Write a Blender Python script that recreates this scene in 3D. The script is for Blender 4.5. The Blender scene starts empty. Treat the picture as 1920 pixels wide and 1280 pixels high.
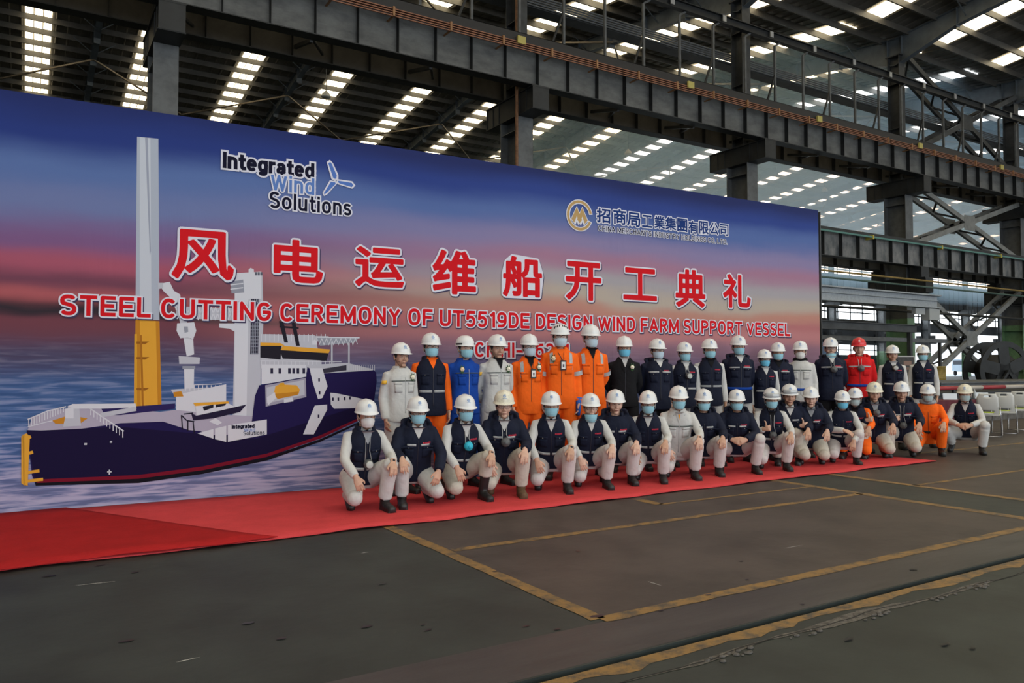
import bpy, bmesh, math, random
import numpy as np
from math import sin, cos, tan, radians, pi, sqrt, atan, atan2
from mathutils import Vector, Matrix, Quaternion
from mathutils.bvhtree import BVHTree
random.seed(7)
SC = bpy.context.scene
COL = SC.collection
# ------------------------------------------------------------------ camera
F, CH = 1458.0, 1.4
YAW, PIT = radians(58.07), atan(50/1458)
FW = np.array([cos(YAW)*cos(PIT), sin(YAW)*cos(PIT), sin(PIT)])
RT = np.array([sin(YAW), -cos(YAW), 0.0]); UPV = np.cross(RT, FW)
CAMP = np.array([0, 0, CH])
cam = bpy.data.cameras.new('camera'); camo = bpy.data.objects.new('camera', cam); COL.objects.link(camo)
cam.sensor_width = 36; cam.lens = 36*F/1920; cam.clip_end = 500
camo.matrix_world = Matrix(((RT[0], UPV[0], -FW[0], 0), (RT[1], UPV[1], -FW[1], 0), (RT[2], UPV[2], -FW[2], CH), (0, 0, 0, 1)))
SC.camera = camo
# ------------------------------------------------------------------ light
W = bpy.data.worlds.new('world'); SC.world = W; W.use_nodes = True
W.node_tree.nodes['Background'].inputs[0].default_value = (0.86, 0.94, 1.0, 1)
W.node_tree.nodes['Background'].inputs[1].default_value = 1.6
def area(name, loc, rot, sx, sy, e, col):
    l = bpy.data.lights.new(name, 'AREA'); l.shape = 'RECTANGLE'; l.size = sx; l.size_y = sy; l.energy = e; l.color = col
    o = bpy.data.objects.new(name, l); COL.objects.link(o); o.location = loc; o.rotation_euler = rot
    return o
# daylight through the hall's open long side behind the photographer
area('daylight_open_side', (8, -20, 7.5), (radians(83), 0, 0), 44, 12, 3000, (0.93, 0.97, 1.0))
# daylight falling through the skylights over the group's bay
area('daylight_roof', (8, 3, 17.5), (0, 0, 0), 40, 12, 900, (1.0, 0.97, 0.9))
# added fill lamp in front of the closed far end wall
area('fill_far_end', (165.5, 50, 6), (radians(90), 0, radians(90)), 30, 10, 1500, (0.85, 0.93, 1.0))
vs = SC.view_settings
vs.view_transform = 'Standard'; vs.look = 'None'; vs.exposure = 0.0; vs.gamma = 1.0; vs.use_curve_mapping = False
SC.cycles.use_denoising = True
SC.cycles.max_bounces = 6; SC.cycles.diffuse_bounces = 3; SC.cycles.glossy_bounces = 2
SC.cycles.sample_clamp_indirect = 4.0
# ------------------------------------------------------------------ photo -> place helpers
def ray(x, y): return FW + RT*(x-960)/F - UPV*(y-640)/F
def G(x, y, z=0.0):
    r = ray(x, y); return CAMP + r*(z-CH)/r[2]
def PY(x, y, Y):
    r = ray(x, y); return CAMP + r*Y/r[1]
# ------------------------------------------------------------------ materials
MC = {}
def mat(name, col, rough=0.7, metal=0.0, var=0.0, vscale=8.0, bump=0.0, bscale=30.0, col2=None, emit=None, estr=0.0, alpha=None, spec=None, stretch=None):
    if name in MC: return MC[name]
    m = bpy.data.materials.new(name); m.use_nodes = True; MC[name] = m
    nt = m.node_tree; N = nt.nodes; L = nt.links; b = N['Principled BSDF']
    b.inputs['Base Color'].default_value = (*col, 1); b.inputs['Roughness'].default_value = rough; b.inputs['Metallic'].default_value = metal
    if spec is not None: b.inputs['Specular IOR Level'].default_value = spec
    m.diffuse_color = (*col, 1)
    tc = None
    def coords():
        nonlocal tc
        if tc is None:
            tc = N.new('ShaderNodeTexCoord'); o = tc.outputs['Object']
            if stretch:
                mp = N.new('ShaderNodeMapping'); mp.inputs['Scale'].default_value = stretch; L.new(o, mp.inputs['Vector']); o = mp.outputs[0]
            tc = o
        return tc
    if var > 0 or col2:
        n = N.new('ShaderNodeTexNoise'); n.inputs['Scale'].default_value = vscale; n.inputs['Detail'].default_value = 6; n.inputs['Roughness'].default_value = 0.65
        L.new(coords(), n.inputs['Vector'])
        r = N.new('ShaderNodeValToRGB'); L.new(n.outputs['Fac'], r.inputs[0])
        c2 = col2 if col2 else tuple(c*(1-var) for c in col); c1 = col if col2 else tuple(min(1, c*(1+var)) for c in col)
        r.color_ramp.elements[0].position = 0.36; r.color_ramp.elements[0].color = (*c2, 1)
        r.color_ramp.elements[1].position = 0.62; r.color_ramp.elements[1].color = (*c1, 1)
        L.new(r.outputs[0], b.inputs['Base Color'])
    if bump > 0:
        n = N.new('ShaderNodeTexNoise'); n.inputs['Scale'].default_value = bscale; n.inputs['Detail'].default_value = 3
        L.new(coords(), n.inputs['Vector'])
        bp = N.new('ShaderNodeBump'); bp.inputs['Strength'].default_value = bump; bp.inputs['Distance'].default_value = 0.02
        L.new(n.outputs['Fac'], bp.inputs['Height']); L.new(bp.outputs[0], b.inputs['Normal'])
    if emit:
        b.inputs['Emission Color'].default_value = (*emit, 1); b.inputs['Emission Strength'].default_value = estr
    if alpha is not None: b.inputs['Alpha'].default_value = alpha
    return m
# ------------------------------------------------------------------ mesh accumulators
class MB:
    def __init__(s): s.v = []; s.f = []; s.m = []; s.cur = 0
    def add(s, vs, fs):
        b = len(s.v); s.v.extend([tuple(map(float, p)) for p in vs]); s.f.extend([tuple(b+i for i in f) for f in fs]); s.m.extend([s.cur]*len(fs)); return s
    def box(s, x0, x1, y0, y1, z0, z1):
        return s.add([(x0,y0,z0),(x1,y0,z0),(x1,y1,z0),(x0,y1,z0),(x0,y0,z1),(x1,y0,z1),(x1,y1,z1),(x0,y1,z1)],
              [(0,3,2,1),(4,5,6,7),(0,1,5,4),(1,2,6,5),(2,3,7,6),(3,0,4,7)])
    def bar(s, a, b, w, h, up=(0,0,1)):
        a = Vector(a); b = Vector(b); d = (b-a).normalized(); u = Vector(up)
        if abs(d.dot(u)) > 0.98: u = Vector((0,1,0))
        r = d.cross(u).normalized(); u = r.cross(d)
        q = [(-1,-1),(1,-1),(1,1),(-1,1)]
        vs = [a + r*w/2*i + u*h/2*j for i, j in q] + [b + r*w/2*i + u*h/2*j for i, j in q]
        return s.add(vs, [(3,2,1,0),(4,5,6,7),(0,1,5,4),(1,2,6,5),(2,3,7,6),(3,0,4,7)])
    def tube(s, pts, rad, n=10, caps=True, flat=None):
        """tube through pts; rad = number | list of number | list of (a,b)"""
        P = [Vector(p) for p in pts]; k = len(P)
        if not isinstance(rad, (list, tuple)): rad = [rad]*k
        T = []
        for i in range(k):
            a = P[max(i-1, 0)]; b = P[min(i+1, k-1)]; T.append((b-a).normalized())
        ref = Vector(flat) if flat else (Vector((1,0,0)) if abs(T[0].x) < 0.8 else Vector((0,1,0)))
        vs = []; fs = []
        for i in range(k):
            t = T[i]; r = (ref - t*ref.dot(t))
            if r.length < 1e-4: r = t.orthogonal()
            r.normalize(); u = t.cross(r)
            if not flat: ref = r
            ra = rad[i]; a, b = ra if isinstance(ra, (list, tuple)) else (ra, ra)
            for j in range(n):
                an = 2*pi*j/n; vs.append(P[i] + r*(a*cos(an)) + u*(b*sin(an)))
        for i in range(k-1):
            for j in range(n):
                j2 = (j+1) % n; fs.append((i*n+j, i*n+j2, (i+1)*n+j2, (i+1)*n+j))
        if caps: fs.append(tuple(reversed(range(n)))); fs.append(tuple((k-1)*n+j for j in range(n)))
        return s.add(vs, fs)
    def ell(s, c, r, n=12, m=8, R=None):
        c = Vector(c); r = r if isinstance(r, (list, tuple)) else (r, r, r)
        vs = [Vector((0,0,r[2]))]
        for i in range(1, m):
            th = pi*i/m
            for j in range(n):
                ph = 2*pi*j/n; vs.append(Vector((r[0]*sin(th)*cos(ph), r[1]*sin(th)*sin(ph), r[2]*cos(th))))
        vs.append(Vector((0,0,-r[2])))
        fs = [(0, 1+j, 1+(j+1) % n) for j in range(n)]
        for i in range(m-2):
            for j in range(n):
                a = 1+i*n+j; b = 1+i*n+(j+1) % n; fs.append((a, a+n, b+n, b))
        e = len(vs)-1; o = 1+(m-2)*n
        fs += [(o+j, e, o+(j+1) % n) for j in range(n)]
        if R is not None: vs = [R @ v for v in vs]
        return s.add([v+c for v in vs], fs)
    def lathe(s, c, prof, n=20, ax='z'):
        c = Vector(c); vs = []; k = len(prof)
        for r, h in prof:
            for j in range(n):
                a = 2*pi*j/n
                p = (r*cos(a), r*sin(a), h) if ax == 'z' else ((r*cos(a), h, r*sin(a)) if ax == 'y' else (h, r*cos(a), r*sin(a)))
                vs.append(c+Vector(p))
        fs = [(i*n+j, i*n+(j+1) % n, (i+1)*n+(j+1) % n, (i+1)*n+j) for i in range(k-1) for j in range(n)]
        fs += [tuple(reversed(range(n))), tuple((k-1)*n+j for j in range(n))]
        return s.add(vs, fs)
    def mesh(s, name, mats, smooth=False):
        me = bpy.data.meshes.new(name); me.from_pydata(s.v, [], s.f)
        for m in (mats if isinstance(mats, (list, tuple)) else [mats]): me.materials.append(m)
        if any(s.m): me.polygons.foreach_set('material_index', s.m)
        if smooth: me.polygons.foreach_set('use_smooth', [True]*len(me.polygons))
        me.validate(); me.update(); return me
def fixn(me):
    bm = bmesh.new(); bm.from_mesh(me); bmesh.ops.recalc_face_normals(bm, faces=bm.faces); bm.to_mesh(me); bm.free(); return me
def obj(name, me, parent=None, label=None, cat=None, group=None, kind=None, loc=None, rot=None, mw=None):
    o = bpy.data.objects.new(name, me); COL.objects.link(o)
    if parent is not None: o.parent = parent
    if loc is not None: o.location = loc
    if rot is not None: o.rotation_euler = rot
    if mw is not None: o.matrix_local = mw
    if label: o['label'] = label
    if cat: o['category'] = cat
    if group: o['group'] = group
    if kind: o['kind'] = kind
    return o
# ================================================================== HALL
STEEL = mat('steel_grey', (.040,.043,.046), .55, var=.35, vscale=1.3, spec=.4)
STEELD = mat('steel_dark', (.015,.017,.019), .55, var=.3, vscale=2.0, spec=.4)
STEELL = mat('steel_pale', (.080,.086,.092), .5, var=.25, vscale=2.5)
GIRD = mat('girder_web', (.115,.12,.12), .5, var=.38, vscale=.9, col2=(.050,.053,.056), stretch=(1,1,2.2))
GIRDB = mat('girder_web_brown', (.040,.037,.034), .6, var=.3, vscale=1.5)
ROOF = mat('roof_sheet', (.13,.12,.105), .6, var=.35, vscale=.6)
PURL = mat('purlin_steel', (.075,.070,.062), .5, var=.25, vscale=1.0)
SKYL = mat('skylight_panel', (.5,.48,.42), .6, emit=(1.0,.85,.56), estr=4.5)
PANE = mat('window_daylight', (.5,.5,.5), .5, emit=(.86,.95,1.0), estr=6.0)
X0, X1 = -30.0, 166.0
CX = [3.15+12*k for k in range(14)]
# floor with a real rail groove in front of the painted bays
FLO = mat('floor_green_paint', (.021,.027,.025), .52, var=.28, vscale=1.4, bump=.12, bscale=9, spec=.35)
mb = MB(); mb.box(X0, X1, 2.975, 74, -.12, 0); mb.box(X0, X1, -26, 2.925, -.12, -.004); mb.box(X0, X1, 2.92, 2.98, -.12, -.07)
floor = obj('floor', mb.mesh('floor', FLO), kind='structure')
def flat(name, mt, quads, z=.0015, parent=None, th=.0015):
    mb = MB()
    for q in quads:
        n = len(q); mb.add([(x, y, z) for x, y in q]+[(x, y, z-th) for x, y in q], [tuple(range(n)), tuple(n+i for i in reversed(range(n)))]+[(i, n+i, n+(i+1) % n, (i+1) % n) for i in range(n)])
    return obj(name, fixn(mb.mesh(name, mt)), parent=parent)
BRN = mat('floor_brown_paint', (.048,.039,.035), .5, var=.28, vscale=1.3, bump=.12, bscale=9, spec=.35)
R_ = lambda x0, x1, y0, y1: [(x0,y0),(x1,y0),(x1,y1),(x0,y1)]
flat('floor_paint', BRN, [R_(2.74,7.92,3.45,6.9), R_(9.0,40,2.99,10.9)], .001, floor)
flat('floor_paint', mat('floor_worn_strip', (.036,.033,.032), .42, var=.35, vscale=1.1, stretch=(.4,2,1), bump=.15, bscale=6, spec=.5), [R_(-6,9.0,2.99,3.42)], .001, floor)
def ymat():
    m = bpy.data.materials.new('floor_yellow_line'); m.use_nodes = True; nt = m.node_tree; b = nt.nodes['Principled BSDF']; b.inputs['Roughness'].default_value = .6
    n = nt.nodes.new('ShaderNodeTexNoise'); n.inputs['Scale'].default_value = 7; n.inputs['Detail'].default_value = 8; n.inputs['Roughness'].default_value = .75
    tc = nt.nodes.new('ShaderNodeTexCoord'); nt.links.new(tc.outputs['Object'], n.inputs['Vector'])
    r = nt.nodes.new('ShaderNodeValToRGB'); r.color_ramp.elements[0].position = .38; r.color_ramp.elements[0].color = (.05,.042,.034,1); r.color_ramp.elements[1].position = .55; r.color_ramp.elements[1].color = (.22,.125,.034,1)
    nt.links.new(n.outputs['Fac'], r.inputs[0]); nt.links.new(r.outputs[0], b.inputs['Base Color']); return m
YM = ymat()
def yline(x0, y0, x1, y1, w=.07):
    w *= 1.25 if abs(y1-y0) < abs(x1-x0) else (1.2 if x0 < 5 else 2.3); d = Vector((x1-x0, y1-y0, 0)); L = d.length; d.normalize(); n = Vector((-d.y, d.x, 0)); k = max(2, int(L/.12)); a = []; b = []
    for i in range(k+1):
        p = Vector((x0, y0, 0))+d*(L*i/k); j1, j2 = random.uniform(-.006, .006), random.uniform(-.006, .006); a.append((p.x+n.x*(w/2+j1), p.y+n.y*(w/2+j1))); b.append((p.x-n.x*(w/2+j2), p.y-n.y*(w/2+j2)))
    mb = MB(); vs = []
    for p, q in zip(a, b): vs += [(p[0], p[1], .003), (q[0], q[1], .003)]
    mb.add(vs, [(2*i, 2*i+1, 2*i+3, 2*i+2) for i in range(k)]); obj('painted_line', fixn(mb.mesh('painted_line', YM)), parent=floor)
yline(2.73, 6.7, 2.73, 3.47, .085); yline(2.8, 5.36, 7.9, 5.34); yline(2.74, 3.45, 30, 3.43, .075); yline(7.93, 6.6, 7.91, 3.48, .06); yline(9.02, 6.55, 8.98, 3.0, .06)
yline(9.02, 5.38, 30, 5.45, .06); yline(5.55, 6.02, 7.85, 5.98, .05); yline(5.55, 6.4, 5.55, 6.02, .05); yline(12.2, 7.35, 30, 7.3, .06)
# worn yellow edging and broken concrete along the groove
mb = MB(); n = 260; vs = []
for i in range(n):
    x = -2+24*i/(n-1); vs += [(x, 2.922, -.0025), (x, 2.835+.02*sin(x*7)+random.uniform(-.02, .02), -.0025)]
mb.add(vs, [(2*i, 2*i+1, 2*i+3, 2*i+2) for i in range(n-1)]); obj('painted_line', fixn(mb.mesh('painted_line', YM)), parent=floor)
CRK = mat('broken_concrete', (.085,.078,.070), .95, var=.5, vscale=22, bump=.8, bscale=40); CRKD = mat('crack_dark', (.008,.008,.008), .9)
mb = MB(); vs = []
for i in range(n):
    x = -2+24*i/(n-1); c = 2.735+.018*sin(x*2.1)+.012*sin(x*6.3); w = max(.004, .018+.02*sin(x*1.7+1)+.014*sin(x*5.1)+random.uniform(-.007, .007)); vs += [(x, c+w, -.0018), (x, c-w, -.0018)]
mb.add(vs, [(2*i, 2*i+1, 2*i+3, 2*i+2) for i in range(n-1)]); obj('broken_edge', fixn(mb.mesh('broken_edge', CRK)), parent=floor)
mb = MB(); vs = []
for i in range(n):
    x = -2+24*i/(n-1); c = 2.735+.018*sin(x*2.1)+.012*sin(x*6.3)+random.uniform(-.008, .008); vs += [(x, c+.004, -.0012), (x, c-.005, -.0012)]
mb.add(vs, [(2*i, 2*i+1, 2*i+3, 2*i+2) for i in range(n-1)]); obj('crack', fixn(mb.mesh('crack', CRKD)), parent=floor)
CHIP = mat('concrete_chip', (.08,.075,.07), .95, var=.3, vscale=40)
mb = MB(); rr = random.Random(3)
for cx in (2.1, 2.9, 3.0, 3.5, 4.1, 4.2, 4.8, 5.2, 5.3, 5.9):
    for k in range(7):
        x = cx+rr.uniform(-.12, .12); y = 2.70+rr.uniform(-.035, .03); s = rr.uniform(.006, .016)
        mb.ell((x, y, .0), (s*1.4, s, s*.5), n=6, m=4)
o = obj('concrete_crumbs', mb.mesh('concrete_crumbs', CHIP), label='crumbled concrete bits scattered along the cracked groove edge of the floor', cat='rubble', kind='stuff')
# scuffs: white scratches and dark oil spots
WSC = mat('scratch_white', (.34,.34,.34), .8, var=.4, vscale=60)
def scuff(px0, py0, px1, py1, w, m, nm):
    a = G(px0, py0); b = G(px1, py1); d = Vector(b-a); L = d.length; d.normalize(); nn = Vector((-d.y, d.x, 0)); k = 9; vs = []
    for i in range(k):
        t = i/(k-1); ww = w*(.25+.75*sin(pi*t))*rr.uniform(.5, 1.2); p = Vector(a)+d*L*t; vs += [p+nn*ww+V_(0,0,.002), p-nn*ww+V_(0,0,.002)]
    mb = MB(); mb.add(vs, [(2*i, 2*i+1, 2*i+3, 2*i+2) for i in range(k-1)]); obj(nm, fixn(mb.mesh(nm, m)), parent=floor)
V_ = lambda *a: Vector(a)
for q in ((140,1098,216,1090), (330,1242,375,1232), (677,1037,692,1035), (1470,1028,1505,1022), (1215,1090,1240,1098)): scuff(*q, .006, WSC, 'scratch')
OIL = mat('oil_spot', (.006,.006,.006), .3)
for k in range(26):
    px, py = rr.uniform(30, 1900), rr.uniform(1010, 1240); c = G(px, py); 
    if 2.6 < c[1] < 3.0: continue
    w = rr.uniform(.008, .022); mb = MB(); nn = 9; L = rr.uniform(1.2, 3)
    mb.add([(c[0]+w*L*cos(2*pi*i/nn)*rr.uniform(.7, 1.2), c[1]+w*sin(2*pi*i/nn)*rr.uniform(.7, 1.2), .0045) for i in range(nn)], [tuple(range(nn))]); obj('oil_spot', mb.mesh('oil_spot', OIL), parent=floor)
# roof ------------------------------------------------------------
def rz(y):
    d = abs(((y+24) % 48)-24); return 22.2-.1208*d   # ridges at y=0, 48; valleys at -24, 24, 72
def slopes(): return [(-24, 0), (0, 24), (24, 48), (48, 72)]
mb = MB()
for y0, y1 in slopes():
    za, zb = rz(y0+1e-6), rz(y1-1e-6); prof = []; x = X0
    while x < X1:
        prof += [(x, 0), (x+.46, 0), (x+.50, -.045), (x+.56, -.045)]; x += .6
    k = len(prof); vs = [(px, y0, za+pz) for px, pz in prof]+[(px, y1, zb+pz) for px, pz in prof]
    mb.add(vs, [(i, i+1, k+i+1, k+i) for i in range(k-1)])
    mb.box(X0, X1, y0 if y0 % 48 else y0, y0+.02, 0, 0) if False else None
ceil = obj('ceiling', mb.mesh('ceiling', ROOF), kind='structure')
# outer skin keeps the weather out
mb = MB()
for y0, y1 in slopes():
    za, zb = rz(y0+1e-6)+.06, rz(y1-1e-6)+.06; mb.add([(X0,y0,za),(X1,y0,za),(X1,y1,zb),(X0,y1,zb),(X0,y0,za+.08),(X1,y0,za+.08),(X1,y1,zb+.08),(X0,y1,zb+.08)], [(0,3,2,1),(4,5,6,7),(0,1,5,4),(1,2,6,5),(2,3,7,6),(3,0,4,7)])
obj('outer_sheet', mb.mesh('outer_sheet', ROOF), parent=ceil)
def slope_pts(y0, y1, a): return y0+(y1-y0)*a
# one skylight strip mesh per slope direction, shared
def strip_mesh(up):
    mb = MB(); L = 22.6; dz = .1208*L*(1 if up else -1); mb.cur = 0
    for i in range(3):
        xa = -.66+i*.46; mb.add([(xa,0,0),(xa+.40,0,0),(xa+.40,L,dz),(xa,L,dz),(xa,0,.02),(xa+.40,0,.02),(xa+.40,L,dz+.02),(xa,L,dz+.02)], [(0,3,2,1),(4,5,6,7),(0,1,5,4),(1,2,6,5),(2,3,7,6),(3,0,4,7)])
    return mb.mesh('skylight', SKYL)
SM = {True: strip_mesh(True), False: strip_mesh(False)}
SKYC = mat('skylight_panel_cool', (.5,.5,.5), .6, emit=(.86,.94,1.0), estr=4.5)   # cooler glow set on the far panels, to light the haze bluish
SMC = {}
for k_ in (True, False): SMC[k_] = SM[k_].copy(); SMC[k_].materials.clear(); SMC[k_].materials.append(SKYC)
for y0, y1 in slopes():
    up = y0 % 48 == 24
    for k in range(-4, 28):
        x = .2+6*k
        if y0 < 24 and x > 90: continue
        obj('skylight', (SMC if x > 44 and y0 >= 24 else SM)[up], parent=ceil, loc=(x, y0+.7, rz(y0+.7)-.075))
PM = (lambda mb: (mb.box(X0, X1, -.006, .006, -.33, 0), mb.box(X0, X1, -.006, .08, -.012, 0), mb.box(X0, X1, -.006, .08, -.33, -.315), mb.mesh('purlin', PURL))[-1])(MB())
for y0, y1 in slopes():
    for i in range(16):
        y = y0+.75+1.5*i; obj('purlin', PM, parent=ceil, loc=(0, y, rz(y)-.085))
def rafter_mesh():
    mb = MB()
    for y0, y1 in slopes():
        up = y0 % 48 == 24; ys = [(0, 1.75), (3.2, 1.15), (22, .9), (24, .95)] if up else [(0, .95), (2, .9), (20.8, 1.15), (24, 1.75)]
        for (a, da), (b, db) in zip(ys, ys[1:]):
            ya, yb = y0+a, y0+b; ta, tb = rz(ya+1e-6)-.33, rz(yb-1e-6)-.33
            mb.add([(-.008,ya,ta-da+.3),(-.008,yb,tb-db+.3),(-.008,yb,tb),(-.008,ya,ta),(.008,ya,ta-da+.3),(.008,yb,tb-db+.3),(.008,yb,tb),(.008,ya,ta)], [(0,1,2,3),(7,6,5,4),(0,4,5,1),(3,2,6,7)])
            mb.bar((0,ya,ta-da+.3), (0,yb,tb-db+.3), .34, .022); mb.bar((0,ya,ta), (0,yb,tb), .34, .022)
        for y in [y0+.4+k*2.9 for k in range(9)]:
            t = rz(min(max(y, y0+.01), y1-.01))-.33; mb.box(-.17, .17, y-.008, y+.008, t-.95, t)
        for k in range(1, 8):
            y = y0+k*3.0-.75; t = rz(y); 
            for s in (-1, 1): mb.bar((s*.12, y, t-.33-.62), (s*1.15, y, t-.2), .045, .045)
    return mb.mesh('rafter', mat('rafter_blue_grey', (.085,.10,.115), .5, var=.25, vscale=1.2))
RM = rafter_mesh()
for x in CX[:]: obj('rafter', RM, parent=ceil, loc=(x, 0, 0))
obj('rafter', RM, parent=ceil, loc=(-8.85, 0, 0)); obj('rafter', RM, parent=ceil, loc=(-20.85, 0, 0))
TAN = mat('brace_tan', (.16,.125,.085), .6, var=.2)
for k, x in enumerate([-8.85]+CX[:9]):
    for ya, yb in ((54, 60), (33, 39), (14, 8)):
        mb = MB(); mb.bar((x, ya, rz(ya)-1.0), (x+6, yb, rz(yb)-1.0), .09, .09); 
        if k % 1 == 0: obj('roof_brace', mb.mesh('roof_brace', TAN), parent=ceil)
        mb = MB(); mb.bar((x+6, yb, rz(yb)-1.0), (x+12, ya, rz(ya)-1.0), .09, .09); obj('roof_brace', mb.mesh('roof_brace', TAN), parent=ceil)
# walls -----------------------------------------------------------
WALL = mat('wall_sheet', (.030,.035,.040), .7, var=.3, vscale=.4); WALLD = mat('wall_panel_dirty', (.07,.062,.05), .8, var=.45, vscale=1.5)
Yw = 72.2
mb = MB()
for z0, z1 in ((11.0, 15.4), (16.9, 19.4)): mb.box(X0, X1, Yw, Yw+.2, z0, z1)
mb.box(X0, 100, Yw, Yw+.2, 0, 3.4); mb.box(X0, 60, Yw, Yw+.2, 3.4, 19.4); mb.box(X0, 119, Yw, Yw+.2, 4.9, 8.6); mb.box(150, X1, Yw, Yw+.2, 4.9, 8.6); mb.box(100, 119, Yw, Yw+.2, 0, 3.4); mb.box(150, X1, Yw, Yw+.2, 0, 4.9); mb.box(119, 150, Yw, Yw+.2, 7.2, 8.6)
wb = obj('wall_back', mb.mesh('wall_back', WALL), kind='structure')
mb = MB()
for x in np.arange(60, X1, 1.5): mb.box(x-.05, x+.05, Yw-.06, Yw, 11.0, 15.3)
mb.box(60, X1, Yw-.12, Yw, 15.1, 15.4); mb.box(60, X1, Yw-.12, Yw, 10.9, 11.15); mb.box(60, X1, Yw-.10, Yw, 8.5, 8.75); mb.box(60, X1, Yw-.1, Yw, 12.8, 13.0)
obj('wall_rail', mb.mesh('wall_rail', WALLD), parent=wb)
wn = 0
for z0, z1, xa, xb in ((15.4, 16.9, 60, X1), (8.6, 11.0, 60, X1), (3.4, 4.9, 60, 119)):
    wn += 1; mb = MB(); mb.box(xa, xb, Yw+.08, Yw+.1, z0, z1); w = obj('window_%d' % wn, mb.mesh('window', PANE), kind='structure')
    mb = MB()
    for x in np.arange(xa, xb, 3.0): mb.box(x-.09, x+.09, Yw-.02, Yw+.08, z0, z1)
    mb.box(xa, xb, Yw-.02, Yw+.08, (z0+z1)/2-.12, (z0+z1)/2+.06)
    obj('window_frame', mb.mesh('window_frame', STEELD), parent=w)
mb = MB(); mb.box(X1, X1+.2, -24, 74, 0, 22.3); obj('wall_right', mb.mesh('wall_right', WALL), kind='structure')
mb = MB(); mb.box(X0-.2, X0, -24, 74, 0, 22.3); obj('wall_left', mb.mesh('wall_left', WALL), kind='structure')
# hangar door opening: bright yard outside
mb = MB(); mb.box(90, 200, Yw+.3, 140, -.1, -.02); obj('yard_ground', mb.mesh('yard_ground', mat('yard_concrete', (.62,.66,.7), .8)), kind='structure')
# columns ---------------------------------------------------------
GREEN = mat('column_green_paint', (.11,.21,.11), .5, var=.2, vscale=2)
def hcol(mb, W, D, z0, z1, t=.03):
    mb.box(-W/2, W/2, -D/2, -D/2+t, z0, z1); mb.box(-W/2, W/2, D/2-t, D/2, z0, z1); mb.box(-.02, .02, -D/2+t, D/2-t, z0, z1)
    z = z0+1.2
    while z < z1: mb.box(-W/2+.02, W/2-.02, -D/2+t, D/2-t, z, z+.02); z += 2.4
def col_parts():
    lo = MB(); hcol(lo, .66, 1.2, 4.0, 10.5)
    gr = MB(); hcol(gr, .662, 1.202, .06, 4.0); gr.box(-.5, .5, -.75, .75, 0, .06)
    up = MB(); hcol(up, .52, .66, 10.5, 18.05); up.box(-.3, .3, -.42, .42, 18.0, 18.06)
    br = MB()
    br.box(-.34, .34, -1.4, -.8, 6.08, 6.61); br.box(-.34, .34, .85, 1.4, 6.08, 6.62)
    for zt, zb, r in ((11.30, 10.5, 1.62), (6.07, 5.3, 1.6)):
        br.box(-.36, .36, -r, r, zt-.04, zt)
        for sx in (-.3, 0, .3): br.box(sx-.012, sx+.012, -r+.05, r-.05, zb, zt-.04) if sx else None
        br.box(-.36, .36, -r+.02, r-.02, zb-.02, zb)
        for s in (-1, 1):
            for q in (.72, 1.15, 1.6): br.box(-.34, .34, s*q-.012, s*q+.012, zb, zt-.04)
    return [('shaft', lo.mesh('shaft', STEELL)), ('painted_base', gr.mesh('painted_base', GREEN)), ('upper_shaft', up.mesh('upper_shaft', STEEL)), ('bracket', br.mesh('bracket', STEELD))]
CP = col_parts()
def column(x, y, label, group=None):
    e = obj('steel_column', None, label=label, cat='column', group=group, loc=(x, y, 0))
    for nm, me in CP: obj(nm, me, parent=e)
    return e
labs = ["leftmost steel column rising behind the banner", "steel column with rusty downpipe behind the banner's middle", "steel column rising behind the banner, above the gold round logo",
        "green based steel column just right of the banner, left of the cross bracing", "green based steel column at the right edge, right of the cross bracing"]
cols = [column(CX[i], 24, labs[i]) for i in range(5)]
mb = MB(); mb.tube([(-.42,-.68,0), (-.42,-.68,18)], .06, n=8); mb.box(-.48, -.33, -.70, -.6, 4, 4.08); mb.box(-.48, -.33, -.70, -.6, 8, 8.08)
obj('downpipe', mb.mesh('downpipe', mat('rust_pipe', (.16,.075,.035), .7, var=.3)), parent=cols[1], label='rusty brown downpipe')
for i in range(8, 13): column(CX[i], 71.2, 'hazy steel column standing against the windowed far wall', 'far wall columns')
# crane girders ---------------------------------------------------
def girder(name, label, y, zb, zt, webm, xs, xe, face=-1, fl=.46, pitch=4/3, nst=90):
    e = obj(name, None, label=label, cat='girder', loc=(xs, y, zb)); L = xe-xs; h = zt-zb
    mb = MB(); mb.box(0, L, -.01, .01, .03, h-.03); obj('web', mb.mesh('web', webm), parent=e)
    mb = MB(); mb.box(0, L, -fl/2, fl/2, 0, .03); obj('bottom_flange', mb.mesh('flange', STEELD), parent=e)
    mb = MB(); mb.box(0, L, -fl/2, fl/2, h-.03, h); obj('top_flange', mb.mesh('flange', STEELD), parent=e)
    mb = MB(); mb.box(-.008, .008, -fl/2+.03, -.01, .03, h-.03); mb.box(-.008, .008, .01, fl/2-.03, .03, h-.03); st = mb.mesh('stiffener', STEELD)
    mb = MB(); mb.box(-.012, .012, -fl/2+.0, -.01, .03, h-.03); mb.box(-.012, .012, .01, fl/2, .03, h-.03); mb.box(-.05, .05, -fl/2-.012, -fl/2+.01, .02, h-.02)
    x = CX[0]-xs; x -= int(x/pitch)*pitch; i = 0
    while x < L and i < nst: obj('stiffener', st, parent=e, loc=(x, 0, 0)); x += pitch; i += 1
    return e, L, h
g1, L, h = girder('crane_girder', 'big upper crane girder with copper conductor bars running across above the banner', 22.72, 11.34, 12.72, GIRD, -22, 100)
mb = MB(); mb.box(0, L, -.04, .04, h+.24, h+.40); mb.box(0, L, -.07, .07, h, h+.24); obj('crane_rail', mb.mesh('crane_rail', STEELD), parent=g1)
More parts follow.
